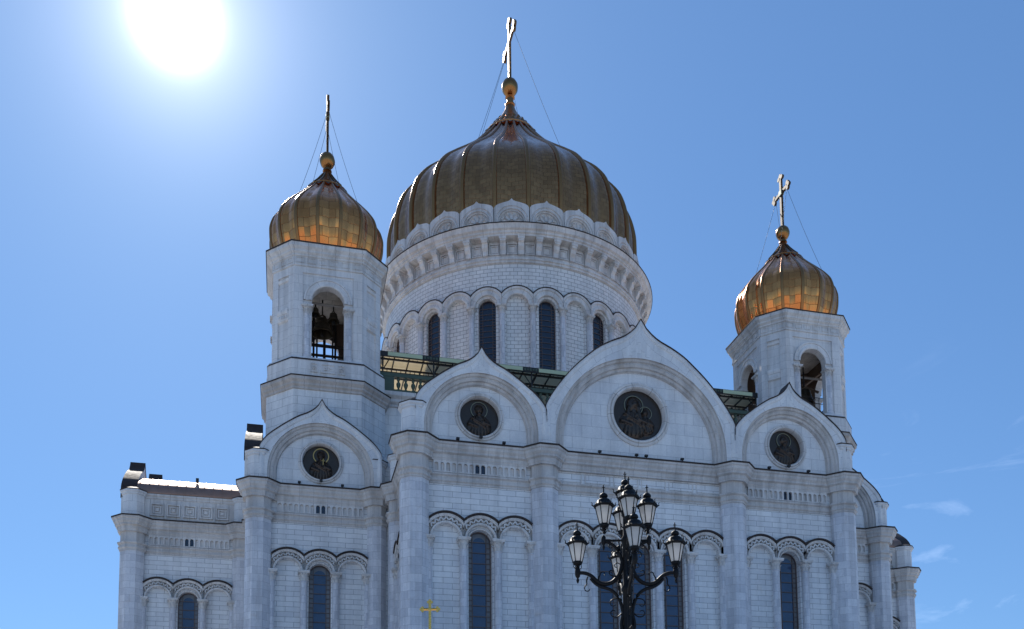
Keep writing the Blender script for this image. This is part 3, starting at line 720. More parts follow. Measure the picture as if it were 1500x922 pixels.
# roofs behind the gables
rf = MB(ID)
def slab(x0, x1, y0, y1, z): rf.box((x0, y0, z-.4), (x1, y1, z))
slab(-16.9, 16.9, -39.9, -25, 33.9); slab(-39.9, -25, -16, 16, 34.75); slab(25, 39.9, -16, 16, 34.75)
slab(-28.9, -16.4, -28.7, -16.4, 33.8); slab(16.4, 28.9, -28.7, -16.4, 33.8); slab(-28.9, 28.9, 16.4, 28.9, 33.8)
obj('roof', rf, COPPER, cath)

# ------------------------------------------------------------------ terrace block, viewing gallery and canopy
TW = MB(ID)
for q in range(4):
    c, s = round(math.cos(q*math.pi/2)), round(math.sin(q*math.pi/2))
    f = lambda x, y, z: (x*c-y*s, x*s+y*c, z)
    TW.quad(f(-25.0, -25.0, 30.7), f(25.0, -25.0, 30.7), f(25.0, -25.0, 40.9), f(-25.0, -25.0, 40.9))
TW.quad((-25, -25, 40.9), (25, -25, 40.9), (25, 25, 40.9), (-25, 25, 40.9))
tw = obj('terrace_wall', TW, S_BIG, cath)
tc_ = MB(); tc_.extrude([(0, 40.25), (.15, 40.3), (.15, 40.5), (.35, 40.7), (.35, 40.95), (.6, 41.2), (.6, 41.55), (0, 41.62)], -18.6, 18.6)
obj('cornice', tc_, S_TRIM, tw, place(0, -25))
GY = -25.2
ba = MB(); ba.box((-18.6, -.12, 41.62), (18.6, .16, 41.84)); ba.box((-18.6, -.14, 43.02), (18.6, .18, 43.36)); ba.box((-18.7, -.14, 41.62), (-17.35, .15, 43.1)); ba.box((17.4, -.14, 41.62), (18.7, .15, 43.1))
bal = obj('balustrade', ba, GREEN_D, cath, place(0, GY))
bl = MB(ID); bl.lathe([(.10, 41.84), (.13, 41.92), (.07, 42.0), (.16, 42.18), (.21, 42.38), (.17, 42.52), (.07, 42.62), (.12, 42.72), (.15, 42.85), (.08, 42.95), (.12, 43.03)], 10)
BLM = bl.mesh('baluster', GREEN_D, 40)
nb = 52
for k in range(nb): obj('baluster', BLM, None, bal, place(-16.95+33.9*k/(nb-1), 0))
CZ = 44.92
cp = MB(ID)
pn = 40
ca = MB(ID); ca.box((-18.7, GY-.10, CZ-.02), (18.9, GY+.02, CZ+.46))
cf = obj('canopy', ca, DARKIRON, cath)
for k in range(8):                                      # pale green fascia boards between dark joints
    w_ = 37.6/8; x0 = -18.7+k*w_; f = MB(ID); f.box((x0+.78, GY-.16, CZ+.04), (x0+w_-.78, GY-.095, CZ+.40)); obj('fascia_board', f, GREEN, cf)
    j = MB(ID)
    for q in range(5): j.box((x0-.62+q*.27, GY-.15, CZ+.10+.05*(q % 2)), (x0-.46+q*.27, GY-.095, CZ+.34-.05*(q % 2)))
    if k: obj('joint_ornament', j, GREEN_D, cf)
for k in range(28):
    w_ = 37.4/28; x0 = -18.6+k*w_; p = MB(ID); p.box((x0+.035, GY+.05, CZ+.20), (x0+w_-.035, -16.8, CZ+.225)); obj('canopy_panel', p, CANOPY, cf)
fr = MB(ID)
for k in range(29):
    x = -18.6+37.4*k/28; fr.box((x-.05, GY+.02, CZ+.08), (x+.05, -15.5, CZ+.195))
for y in (GY+.5, -22.9, -21.2, -18.5): fr.box((-18.6, y-.07, CZ-.04), (18.8, y+.07, CZ+.10))
for k in range(29*3):
    x = -18.6+37.4*k/87; fr.box((x-.03, GY+.3, CZ-.10), (x+.03, GY+.36, CZ+.09)); fr.box((x-.03, -22.9, CZ-.24), (x+.03, -22.84, CZ-.03))
fr.box((-18.6, -22.93, CZ-.30), (18.8, -22.81, CZ-.22)); fr.box((-18.6, GY+.27, CZ-.14), (18.8, GY+.39, CZ-.09))
obj('canopy_frame', fr, DARKIRON, cf)
for k in range(9):
    x = -18.35+37.0*k/8; p = MB(ID); p.tube([(x, GY+.1, 43.36), (x, GY+.1, CZ)], .07, 8); p.tube([(x, GY+.12, 43.7), (x+.6, GY+.5, CZ)], .05, 6); p.tube([(x, GY+.12, 43.7), (x-.6, GY+.5, CZ)], .05, 6)
    obj('canopy_post', p, DARKIRON, cf)
bw = MB(ID); bw.quad((-18.6, -17.5, 40.95), (18.6, -17.5, 40.95), (18.6, -17.5, 47.2), (-18.6, -17.5, 47.2)); 
obj('drum_base', (lambda d: (d.lathe([(17.2, 40.95), (17.2, 46.8), (16.6, 47.2), (16.6, 49.4), (16.35, 49.7), (16.2, 50.0)], 72, cap=False), d)[1])(MB(ID)), S_DRUM, cath, None, 30)

# ------------------------------------------------------------------ drum
RD = 15.4; NA = 30; PIT = 2*math.pi/NA
def DT(r0):
    return lambda u, n, z: ((r0+n)*math.sin(u/r0), -(r0+n)*math.cos(u/r0), z)
DZS, DZB = 57.45, 50.7
drum = MB(DT(RD), True); pu = PIT*RD
for i in range(NA):
    uc = i*pu
    if i % 2 == 0: cell(drum, uc-pu/2, uc+pu/2, 49.5, 62.35, uc, .95, DZB, DZS, 0, .55, 12)
    else:
        cell(drum, uc-pu/2, uc+pu/2, 49.5, 62.35, uc, 1.17, DZB-.3, DZS, 0, .18, 12); arch_fill(drum, uc, 1.17, DZB-.3, DZS, -.18, 12)
drum = obj('drum', drum, S_DRUM, cath)
dfm = window_frame(.95, DZB, DZS, .62, n=-.42, side=.34, bar=.05).mesh('drum_window', FRAME); dgm = window_glass(.95, DZB, DZS, -.45).mesh('glass', GLASS_DRUM)
def circ(a, r=RD): return Matrix.Rotation(a, 4, 'Z') @ Matrix.Translation((0, -r, 0))
CAMAZ = math.atan2(CAM.x, -CAM.y)                       # angle of the camera round the drum (0 = -Y, + = +X)
def vis(a, lim=112):
    d = (a-CAMAZ+math.pi) % (2*math.pi)-math.pi; return abs(d) < R(lim)
DCOL, DCAP = column_meshes(.30, 50.3, DZS, .95)
da = MB(); ring(da, 0, DZS, [(1.18, -.02), (1.18, .34), (1.24, .40), (1.42, .40), (1.46, .32), (1.72, .32), (1.78, .44), (1.98, .46), (2.04, .0)], pu*1.026, 16)
DAM = da.mesh('drum_archivolt', S_TRIM, 30)
daf = MB(); ring(daf, 0, DZS, [(1.98, .47), (2.0, .50), (2.09, .50), (2.13, -.02)], None, 16, math.acos(pu*.513/2.04), math.pi-math.acos(pu*.513/2.04)); DAF = daf.mesh('flashing', COPPER)
dw = MB(); ring(dw, 0, DZS, [(.95, -.03), (.95, .08), (1.02, .14), (1.18, .14)], None, 16); DWM = dw.mesh('window_moulding', S_TRIM, 30)
for i in range(NA):
    a = i*PIT; 
    if not vis(a): continue
    M = circ(-a).copy(); M = Matrix.Rotation(a, 4, 'Z') @ Matrix.Translation((0, -RD, 0))
    ar = obj('archivolt', DAM, None, cath, M); obj('flashing', DAF, None, ar)
    if i % 2 == 0:
        f = obj('window', dfm, None, cath, M); obj('glass', dgm, None, f); obj('window_moulding', DWM, None, f)
    M2 = Matrix.Rotation(a+PIT/2, 4, 'Z') @ Matrix.Translation((0, -RD-.22, 0))
    k = obj('column', DCOL, None, cath, M2); obj('capital', DCAP, None, k)
dcn = MB(ID); dcn.lathe([(15.42, 49.6), (16.0, 49.7), (16.0, 50.1), (15.75, 50.3), (15.42, 50.35)], 96, cap=False); 
dcn.lathe([(15.40, 62.2), (15.60, 62.26), (15.60, 62.46), (15.72, 62.52), (15.72, 62.70), (15.48, 62.78), (15.48, 64.62), (16.42, 64.70), (16.42, 64.88), (16.58, 64.96), (16.58, 65.16), (16.82, 65.28), (16.90, 65.62), (16.98, 65.75), (15.3, 66.2)], 120, cap=False)
dco = obj('drum_cornice', dcn, S_TRIM, cath, None, 25)
dcf = MB(ID); dcf.lathe([(16.90, 65.765), (17.04, 65.76), (17.04, 65.84), (15.3, 66.3)], 120, cap=False); obj('flashing', dcf, COPPER, dco)
NB = 52; bk = MB()
bk.extrude([(.0, 63.0), (.26, 63.05), (.28, 63.5), (.52, 63.78), (.60, 64.12), (.84, 64.24), (.84, 64.68), (0, 64.69)], -.30, .30)
bk.extrude([(.0, 64.42), (.91, 64.42), (.91, 64.69), (0, 64.69)], -.38, .38)
BKM = bk.mesh('bracket', S_TRIM)
cof = MB()
for rr, d0 in ((.58, .16), (.40, .10)):
    z0, z1 = 63.75-rr*1.12, 63.75+rr*1.0
    for (a_, c_, e0, e1) in ((-rr, rr, z0, z0+.10), (-rr, rr, z1-.10, z1), (-rr, -rr+.10, z0+.1, z1-.1), (rr-.10, rr, z0+.1, z1-.1)): cof.box((a_, -.03, e0), (c_, d0, e1))
COFM = cof.mesh('coffer', S_TRIM)
for i in range(NB):
    a = (i+.5)*2*math.pi/NB
    if vis(a): obj('bracket', BKM, None, dco, Matrix.Rotation(a, 4, 'Z') @ Matrix.Translation((0, -15.48, 0)))
    a = i*2*math.pi/NB
    if vis(a): obj('coffer', COFM, None, dco, Matrix.Rotation(a, 4, 'Z') @ Matrix.Translation((0, -15.48, 0)))

# ring of kokoshniks round the foot of the main dome
NR = 26; kp = 2*math.pi*15.55/NR
def koko():
    h = kp/2-.03; outl = [(0, 69.32), (.10, 69.18), (.30, 69.03), (.7, 68.92), (1.1, 68.80), (1.45, 68.66), (1.68, 68.52), (h, 68.36)]
    K = 32; zc = 66.75; g = MB()
    ux = np.linspace(0, h, 120); uz = np.array([spline(outl, x) for x in ux]); rat = np.arctan2(uz-zc, ux)
    def out(t):
        tt = t if t <= math.pi/2 else math.pi-t; sg = 1 if t <= math.pi/2 else -1
        if tt <= rat[-1]: return sg*h, zc+h*math.tan(tt)
        x = float(np.interp(-tt, -rat, ux)); return sg*x, spline(outl, x)
    ths = [math.pi*i/K for i in range(K+1)]
    L0 = [(out(t)[0], -.5, out(t)[1]) for t in ths]; L1 = [(out(t)[0], .22, out(t)[1]) for t in ths]
    A = lambda r, n: [(r*math.cos(t), n, zc+r*math.sin(t)) for t in ths]
    lines = [L0, L1, A(1.78, .22), A(1.74, .12), A(1.62, .12), A(1.58, .20), A(1.46, .20), A(1.42, .04), A(1.30, .04), A(1.26, -.16)]
    for l0, l1 in zip(lines, lines[1:]):
        for i in range(K): g.quad(l0[i], l1[i], l1[i+1], l0[i+1])
        for i in (0, K): g.quad((l0[i][0], l0[i][1], 66.0), (l1[i][0], l1[i][1], 66.0), l1[i], l0[i])
    g.face([(1.26, -.16, 66.0)]+lines[-1]+[(-1.26, -.16, 66.0)])
    for k in range(5):                                   # shell of five petals
        t = R(14)+R(152)*k/4; cx, cz = .70*math.cos(t), 66.75+.70*math.sin(t); q = 10
        for i in range(q):
            a0, a1 = 2*math.pi*i/q, 2*math.pi*(i+1)/q; P = lambda a, s, n: (cx+s*(.50*math.cos(a)*math.cos(t)-.27*math.sin(a)*math.sin(t)), n, cz+s*(.50*math.cos(a)*math.sin(t)+.27*math.sin(a)*math.cos(t)))
            g.quad(P(a0, 1, -.16), P(a1, 1, -.16), P(a1, .84, .06), P(a0, .84, .06)); g.quad(P(a0, .84, .06), P(a1, .84, .06), P(a1, .55, -.08), P(a0, .55, -.08)); g.face([P(a0, .55, -.08), P(a1, .55, -.08), (cx, -.13, cz)])
    return g
KOM = koko().mesh('kokoshnik', S_TRIM, 30)
for i in range(NR):
    a = i*2*math.pi/NR
    if vis(a, 118): obj('kokoshnik', KOM, None, cath, Matrix.Rotation(a, 4, 'Z') @ Matrix.Translation((0, -15.5, 0)))

# ------------------------------------------------------------------ domes
def smooth_prof(pts, n):
    zs = np.linspace(pts[0][1], pts[-1][1], n); P = [(z, r) for r, z in pts]
    return [(spline(P, float(z)), float(z)) for z in zs]
MAINP = [(14.2, 65.5), (14.6, 67), (15.05, 69), (15.18, 71), (15.16, 72.5), (14.95, 74), (14.35, 76), (13.05, 78), (11.05, 80), (8.85, 82), (6.75, 84), (4.95, 86), (3.75, 87.5), (3.1, 88.4)]
def dome(profile, nrib, matp, matr, ribw, ribh, bulge, parent_name, parent, loc, sink):
    pf = smooth_prof(profile, 44)
    z1 = profile[-1][1]
    def mod(t, z):
        k = abs(math.cos(t*nrib/2+math.pi/2))       # 0 on a rib, 1 in mid panel
        return 1-sink*(1-bulge*(k))
    d = MB(ID); d.lathe(pf, nrib*8, ph=0.0, mod=mod, cap=False, uscale=profile[4][0])
    do = obj('dome', d, matp, parent, place(*loc), 50)
    rb = MB(ID)
    for (r0, z0), (r1, z1_) in zip(pf, pf[1:]):
        w0 = ribw*(.55+.45*r0/profile[4][0]); w1 = ribw*(.55+.45*r1/profile[4][0]); q = .35
        sec = [(-.5, -ribh*1.4)]+[(-.5*math.cos(math.pi*k/8), ribh*.42*math.sin(math.pi*k/8)) for k in range(9)]+[(.5, -ribh*1.4)]
        for (xa, da), (xb, db) in zip(sec, sec[1:]):
            rb.quad((xa*w0, -(r0+da), z0), (xb*w0, -(r0+db), z0), (xb*w1, -(r1+db), z1_), (xa*w1, -(r1+da), z1_))
    RBM = rb.mesh('dome_rib', matr, 50)
    return do, RBM
mdome, MRIB = dome(MAINP, NR, GOLD_MAIN, GOLD_RIB, .50, .46, .75, 'main', cath, (0, 0), .032)
for i in range(NR):
    a = (i+.5)*2*math.pi/NR; obj('rib', MRIB, None, mdome, Matrix.Rotation(a, 4, 'Z'))
fin = MB(ID)
fin.lathe([(3.0, 88.25), (3.22, 88.35), (3.28, 88.52), (3.18, 88.68), (2.95, 88.75), (2.75, 89.1), (2.2, 89.85), (1.62, 90.6), (1.12, 91.35), (.74, 92.1), (.52, 92.8), (.62, 92.9), (.62, 93.05), (.44, 93.15), (.42, 93.8), (.6, 93.95), (.4, 94.15)], 40, uscale=3)
for tier, (rr, zz, dr, dz, nn) in enumerate(((3.2, 88.42, .62, -.72, 26), (2.72, 89.15, -.42, .62, 26), (2.1, 90.0, -.38, .56, 20))):    # leaves lying on the collar and on the cone
    for k in range(nn):
        t = 2*math.pi*(k+.5*tier)/nn; e = Vector((math.sin(t), -math.cos(t), 0)); f = Vector((math.cos(t), math.sin(t), 0)); wd = rr*math.pi/nn*.8
        p = e*rr; m_ = e*(rr+dr*.5+.16); tip = e*(rr+dr+.05); q0, q1 = p-f*wd, p+f*wd
        fin.face([(*q0.xy, zz), (*m_.xy, zz+dz*.5), (*tip.xy, zz+dz)]); fin.face([(*q1.xy, zz), (*m_.xy, zz+dz*.5), (*tip.xy, zz+dz)]); fin.face([(*q0.xy, zz), (*q1.xy, zz), (*m_.xy, zz+dz*.5)])
obj('finial_collar', fin, GOLD_RIB, mdome, None, 30)
def ball(rad, zc, k=24):
    b_ = MB(ID); b_.lathe([(max(1e-6, rad*math.sin(math.pi*i/14)) if 0 < i < 14 else 0.0, zc-rad*1.12*math.cos(math.pi*i/14)) for i in range(15)], k, mod=lambda t, z: 1+.012*math.cos(12*t)); return b_
obj('ball', ball(1.02, 95.35), GOLD_BALL, mdome, None, 60)
def cross_mesh(z0, z1, zarm, arm, wd, th=.16):
    # ornate cross in the YZ plane
    c = MB(ID); b = c.box
    b((-th, -wd*.55, z0), (th, wd*.55, z1-wd*1.2)); b((-th*.98, -arm+wd, zarm-wd*.5), (th*.98, -wd*.56, zarm+wd*.5)); b((-th*.98, wd*.56, zarm-wd*.5), (th*.98, arm-wd, zarm+wd*.5))
    def trefoil(y, z, dy, dz):
        for a in (-1, 0, 1):
            cy = y+dy*wd*(1.05 if a == 0 else .35)+(-dz)*wd*.95*a; cz = z+dz*wd*(1.05 if a == 0 else .35)+dy*wd*.95*a; k = 10; r = wd*.72
            P = [(cy+r*math.cos(2*math.pi*i/k), cz+r*math.sin(2*math.pi*i/k)) for i in range(k)]
            c.face([(th*1.1, p[0], p[1]) for p in P]); c.face([(-th*1.1, p[0], p[1]) for p in P][::-1])
            for i in range(k):
                j = (i+1) % k; c.quad((-th*1.1, *P[i]), (-th*1.1, *P[j]), (th*1.1, *P[j]), (th*1.1, *P[i]))
    trefoil(0, z1-wd*1.2, 0, 1); trefoil(arm-wd, zarm, 1, 0); trefoil(-arm+wd, zarm, -1, 0)
    for sy in (-1, 1):                                    # scrolls along stem and arms
        for k in range(6):
            z = z0+(zarm-z0)*(.25+.13*k); c.tube([(0, sy*wd*.5, z), (0, sy*wd*1.05, z+wd*.35), (0, sy*wd*.9, z+wd*.8), (0, sy*wd*.55, z+wd*.6)], wd*.20, 5)
        for k in range(3):
            y = sy*(wd*1.2+(arm-wd*2.4)*k/2.5)
            for sz in (-1, 1): c.tube([(0, y, zarm+sz*wd*.5), (0, y+sy*wd*.4, zarm+sz*wd*1.0), (0, y+sy*wd*.8, zarm+sz*wd*.5)], wd*.18, 5)
        for sz in (-1, 1): c.tube([(0, sy*wd*.5, zarm+sz*wd*.5), (0, sy*wd*1.5, zarm+sz*wd*1.5)], lambda q: wd*.20*(1-q*.7), 5)
    return c
def centre_boss(z, r):
    b_ = MB(ID); b_.lathe([(0, z-r*1.3), (r*.7, z-r), (r, z), (r*.7, z+r), (0, z+r*1.3)], 10); return b_
mc = obj('cross', cross_mesh(96.3, 104.45, 101.55, 2.75, .44), GOLD_CROSS, mdome)
def wires(parent, zt, at_, spots, r=.021):
    for (a, rr, z) in spots:
        wv = MB(ID); p0 = Vector((0, at_(a), zt)); p1 = Vector((rr*math.sin(a), -rr*math.cos(a), z)); pts = [p0.lerp(p1, q/8)+Vector((0, 0, -.25*math.sin(math.pi*q/8))) for q in range(9)]
        wv.tube(pts, r, 5); obj('guy_wire', wv, WIRE, parent)
wires(mdome, 101.2, lambda a: -2.2 if math.cos(a) > 0 else 2.2, [(R(x), 7.3, 83.7) for x in (45, 135, 225, 315)])

# ------------------------------------------------------------------ bell towers
T_ = 23.348
TD, TA = 4.65, 2.9
TOWP = [(4.10, 52.3), (4.58, 53.3), (4.92, 54.3), (5.10, 55.3), (5.13, 56.1), (4.93, 57.0), (4.38, 57.9), (3.52, 58.9), (2.68, 59.8), (2.15, 60.4), (1.80, 60.85)]
def tower_parts():
    out_ = {}; pl_ = MB(ID)
    base = MB(ID); oct_lathe(base, [(0, 30.7), (0, 39.75)], 5.1, 2.85); out_['base'] = base.mesh('tower_base', S_TBASE)
    bc = MB(ID); oct_lathe(bc, [(-.02, 39.45), (.12, 39.5), (.12, 39.68), (.26, 39.82), (.26, 39.98), (.45, 40.2), (.45, 40.45), (-.3, 40.75)], 5.1, 2.85); out_['bcorn'] = bc.mesh('tower_base_cornice', S_LEDGE)
    bf = MB(ID); oct_lathe(bf, [(.42, 40.455), (.50, 40.45), (.50, 40.54), (-.3, 40.85)], 5.1, 2.85); out_['bflash'] = bf.mesh('flashing', COPPER)
    pf_ = MB(ID); oct_lathe(pf_, [(.37, 42.155), (.41, 42.15), (.41, 42.19), (.3, 42.34)], TD, TA); out_['pflash'] = pf_.mesh('flashing', COPPER)
    sh = MB(ID); oct_lathe(sh, [(.38, 40.7), (.38, 42.15), (.22, 42.5), (.0, 42.55)], TD, TA)
    ins = .75
    fd = (TD+TA)/math.sqrt(2); fh = (TD-TA)/math.sqrt(2)
    for q in range(4):                                     # pierced cardinal faces
        a = q*math.pi/2; c, s = math.cos(a), math.sin(a)
        sh.T = (lambda c, s: lambda u, n, z: (u*c+(TD+n)*s, u*s-(TD+n)*c, z))(c, s)
        zt = 50.75
        for u0, u1 in ((-TA, -2.15), (2.15, TA)): sh.quad((u0, 0, 42.5), (u1, 0, 42.5), (u1, 0, zt), (u0, 0, zt))
        sh.quad((-2.15, 0, 50.15), (2.15, 0, 50.15), (2.15, 0, zt), (-2.15, 0, zt))
        cell(sh, -2.15, 2.15, 42.5, 50.15, 0, 1.38, 42.5, 47.72, -.12, ins-.12, 16)
        for u in (-2.15, 2.15): sh.quad((u, 0, 42.5), (u, -.12, 42.5), (u, -.12, 50.15), (u, 0, 50.15))
        sh.quad((-2.15, 0, 50.15), (2.15, 0, 50.15), (2.15, -.12, 50.15), (-2.15, -.12, 50.15))
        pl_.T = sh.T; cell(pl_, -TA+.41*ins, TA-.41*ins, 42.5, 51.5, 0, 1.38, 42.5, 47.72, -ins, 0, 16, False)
        ring(sh, 0, 47.72, [(1.38, -.13), (1.38, .02), (1.46, .07), (1.62, .07), (1.66, -.02), (1.9, -.02), (1.94, .06), (2.06, .06), (2.08, -.12)], 4.28, 20)
    dsh = MB(ID)
    for q in range(4):                                     # panelled diagonal faces
        a = q*math.pi/2+math.pi/4; c, s = math.cos(a), math.sin(a)
        sh.T = (lambda c, s: lambda u, n, z: (u*c+(fd+n)*s, u*s-(fd+n)*c, z))(c, s)
        h = fh; r = .62; zt = 50.75
        for u0, u1 in ((-h, -r), (r, h)): sh.quad((u0, 0, 42.5), (u1, 0, 42.5), (u1, 0, zt), (u0, 0, zt))
        sh.quad((-r, 0, 50.0), (r, 0, 50.0), (r, 0, zt), (-r, 0, zt)); sh.quad((-r, -.14, 42.5), (r, -.14, 42.5), (r, -.14, 50.0), (-r, -.14, 50.0))
        for u in (-r, r): sh.quad((u, 0, 42.5), (u, -.14, 42.5), (u, -.14, 50.0), (u, 0, 50.0))
        sh.quad((-r, 0, 50.0), (r, 0, 50.0), (r, -.14, 50.0), (-r, -.14, 50.0))
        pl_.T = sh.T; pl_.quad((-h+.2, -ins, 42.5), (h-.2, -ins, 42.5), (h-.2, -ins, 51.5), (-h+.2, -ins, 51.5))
        sh.extrude([(-.14, 45.9), (.05, 46.0), (.05, 46.5), (.10, 46.55), (.16, 46.75), (.16, 46.95), (-.14, 47.05)], -r+.01, r-.01)
        for kk in range(4): sh.box((-.5+kk*.28, .05, 46.15), (-.36+kk*.28, .11, 46.42))
        sh.extrude([(-.14, 49.5), (-.02, 49.55), (.03, 49.75), (-.14, 49.8)], -r+.01, r-.01)
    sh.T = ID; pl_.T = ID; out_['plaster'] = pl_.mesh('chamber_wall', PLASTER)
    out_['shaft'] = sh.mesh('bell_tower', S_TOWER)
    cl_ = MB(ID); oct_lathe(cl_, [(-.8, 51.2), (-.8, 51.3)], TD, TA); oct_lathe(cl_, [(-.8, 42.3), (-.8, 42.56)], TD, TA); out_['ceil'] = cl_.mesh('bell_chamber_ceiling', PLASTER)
    co = MB(ID); oct_lathe(co, [(-.02, 50.68), (.10, 50.72), (.10, 50.88), (.04, 50.92), (.04, 51.5), (.16, 51.58), (.16, 51.7), (.34, 51.85), (.34, 52.0), (.56, 52.2), (.60, 52.5), (-.3, 52.75)], TD, TA)
    for q in range(8):
        a = q*math.pi/4; c, s = math.cos(a), math.sin(a); D = TD if q % 2 == 0 else fd; h = TA if q % 2 == 0 else fh; n_ = 6 if q % 2 == 0 else 3
        co.T = (lambda c, s, D: lambda u, n, z: (u*c+(D+n)*s, u*s-(D+n)*c, z))(c, s, D)
        for k in range(n_):
            w_ = 2*h/n_; u0 = -h+k*w_+.10; u1 = u0+w_-.20
            for (x0, x1, z0, z1) in ((u0, u1, 50.97, 51.03), (u0, u1, 51.40, 51.46), (u0, u0+.07, 51.03, 51.40), (u1-.07, u1, 51.03, 51.40)): co.box((x0, .03, z0), (x1, .10, z1))
    co.T = ID; out_['corn'] = co.mesh('tower_cornice', S_TRIM)
    cf_ = MB(ID); oct_lathe(cf_, [(.58, 52.505), (.66, 52.50), (.66, 52.60), (-.3, 52.85)], TD, TA); out_['cflash'] = cf_.mesh('flashing', COPPER)
    out_['col'], out_['cap'] = column_meshes(.31, 42.5, 47.25, .85)
    pp = MB(); pp.box((-1.38, -.6, 42.5), (1.38, -.45, 42.62))
    for (a, c) in ((-1.45, -.85), (-.6, .6), (.85, 1.45)):
        for (x0, x1, z0, z1) in ((a, c, 41.1, 41.18), (a, c, 41.82, 41.9), (a, a+.08, 41.18, 41.82), (c-.08, c, 41.18, 41.82)): pp.box((x0, .36, z0), (x1, .46, z1))
        for k in range(5): pp.tube([((a+c)/2+(c-a)*.3*math.cos(1.25*k), .40, 41.5+.2*math.sin(1.25*k)), ((a+c)/2+(c-a)*.12*math.cos(1.25*k+.6), .43, 41.5+.1*math.sin(1.25*k+.6))], .05, 5)
    out_['relief'] = pp.mesh('parapet_relief', S_TRIM)
    return out_
TP = tower_parts()
tfin = MB(ID); tfin.lathe([(1.78, 60.62), (1.94, 60.70), (1.98, 60.82), (1.84, 60.95), (1.62, 61.15), (1.22, 61.6), (.86, 62.05), (.56, 62.5), (.36, 62.85), (.30, 63.02), (.42, 63.08), (.40, 63.2), (.26, 63.28), (.26, 63.4), (.4, 63.5)], 24, uscale=1.5)
for k in range(16):
    t = 2*math.pi*k/16; e = Vector((math.sin(t), -math.cos(t), 0)); f = Vector((math.cos(t), math.sin(t), 0)); p = e*1.95; tip = e*2.22
    tfin.face([(*(p-f*.32).xy, 60.76), (*(p+f*.32).xy, 60.76), (*tip.xy, 60.36)])
    tfin.tube([(*(e*1.72).xy, 61.08), (*(e*1.26).xy, 61.6), (*(e*.88).xy, 62.08), (*(e*.45).xy, 62.7)], .07, 5)
TFIN = tfin.mesh('finial_collar', COLLAR, 30)
TBALL = ball(.70, 64.15).mesh('ball', GOLD_BALL, 60)
TCROSS = cross_mesh(64.8, 70.5, 68.6, 1.5, .30, .11).mesh('cross', CROSSG); 
TBOSS = None
trib = None
def tower(x, y, crossmat=None):
    sh = obj('bell_tower', TP['shaft'], None, cath, place(x, y))
    obj('tower_base', TP['base'], None, sh); obj('base_cornice', TP['bcorn'], None, sh); obj('flashing', TP['bflash'], None, sh); obj('chamber_ceiling', TP['ceil'], None, sh); obj('chamber_wall', TP['plaster'], None, sh)
    obj('cornice', TP['corn'], None, sh); obj('flashing', TP['cflash'], None, sh); obj('flashing', TP['pflash'], None, sh)
    for q in range(4):
        a = q*math.pi/2; RM = Matrix.Rotation(a, 4, 'Z')
        if q != 2:
            obj('parapet_relief', TP['relief'], None, sh, RM @ Matrix.Translation((0, -TD, 0)))
        for s in (-1, 1):
            M = RM @ Matrix.Translation((s*1.76, -TD+.26, 0)); obj('column', TP['col'], None, sh, M); obj('capital', TP['cap'], None, sh, M)
    return sh
towL = tower(-T_, -T_); towR = tower(T_, -T_)
for tw_, x in ((towL, -T_), (towR, T_)):
    dm, TRIB = dome(TOWP, 16, GOLD_TOWER, GOLD_RIB, .30, .16, .80, 'tower', cath, (x, -T_), .055)
    for i in range(16): obj('rib', TRIB, None, dm, Matrix.Rotation((i+.5)*math.pi/8, 4, 'Z'))
    obj('finial_collar', TFIN, None, dm); obj('ball', TBALL, None, dm); obj('cross', TCROSS, None, dm)
    b_ = MB(ID); b_.box((-.17, -.24, 68.34), (.17, .24, 68.86)); obj('cross_boss', b_, GREEN, dm)
    wires(dm, 68.4, lambda a: -1.1 if math.cos(a) > 0 else 1.1, [(R(a_), 3.95, 58.4) for a_ in (40, 140, 220, 320)], .017)
# timber and steel inside the bell chambers
for sh, beams in ((towL, (((-3.8, -1.5, 49.27), (3.8, -1.5, 49.27), .13, PALEBAR), ((-3.8, 2.5, 47.55), (3.8, 2.5, 47.55), .17, DARKIRON), ((-3.8, 2.5, 46.6), (3.8, 2.5, 46.6), .14, DARKIRON), ((-.7, 2.5, 42.6), (-.7, 2.5, 51), .08, DARKIRON), ((.75, 2.5, 42.6), (.75, 2.5, 51), .08, DARKIRON), ((-1.0, 2.6, 42.6), (-1.0, 2.6, 51), .10, DARKIRON), ((1.0, 2.6, 42.6), (1.0, 2.6, 51), .10, DARKIRON), ((0, 2.9, 42.6), (0, 2.9, 51), .13, DARKIRON), ((-3.8, 3.2, 48.0), (3.8, 3.2, 48.0), .06, DARKIRON), ((-2.8, -.8, 43), (-2.8, -.8, 50.8), .12, DARKIRON), ((2.8, -.8, 43), (2.8, -.8, 50.8), .12, DARKIRON))),
                  (towR, (((.2, 0, 46.5), (4.0, 0, 49.55), .17, TIMBER), ((-3.8, .5, 49.0), (3.8, .5, 49.0), .15, TIMBER), ((-3.8, -.8, 48.2), (3.8, -.8, 48.2), .12, PALEBAR), ((-3.6, 1.5, 50.2), (2.5, -1.5, 46.4), .14, TIMBER), ((-3.5, 2.4, 43.2), (-3.5, 2.4, 50.8), .14, TIMBER)))):
    for a, c, r, m_ in beams:
        bm_ = MB(ID); bm_.tube([a, c], r, 4); obj('bell_beam', bm_, m_, sh)
rl = MB(ID)
for z in (43.5, 44.3, 44.9): rl.tube([(-3.6, -3.2, z), (3.4, -3.2, z)], .035, 5); rl.tube([(3.4, -3.2, z), (3.4, 3.2, z)], .035, 5)
for k in range(8): rl.tube([(-3.6+k, -3.2, 42.55), (-3.6+k, -3.2, 44.9)], .03, 5)
for k in range(7): rl.tube([(3.4, -3.2+k, 42.55), (3.4, -3.2+k, 44.9)], .03, 5)
obj('safety_railing', rl, DARKIRON, towR)
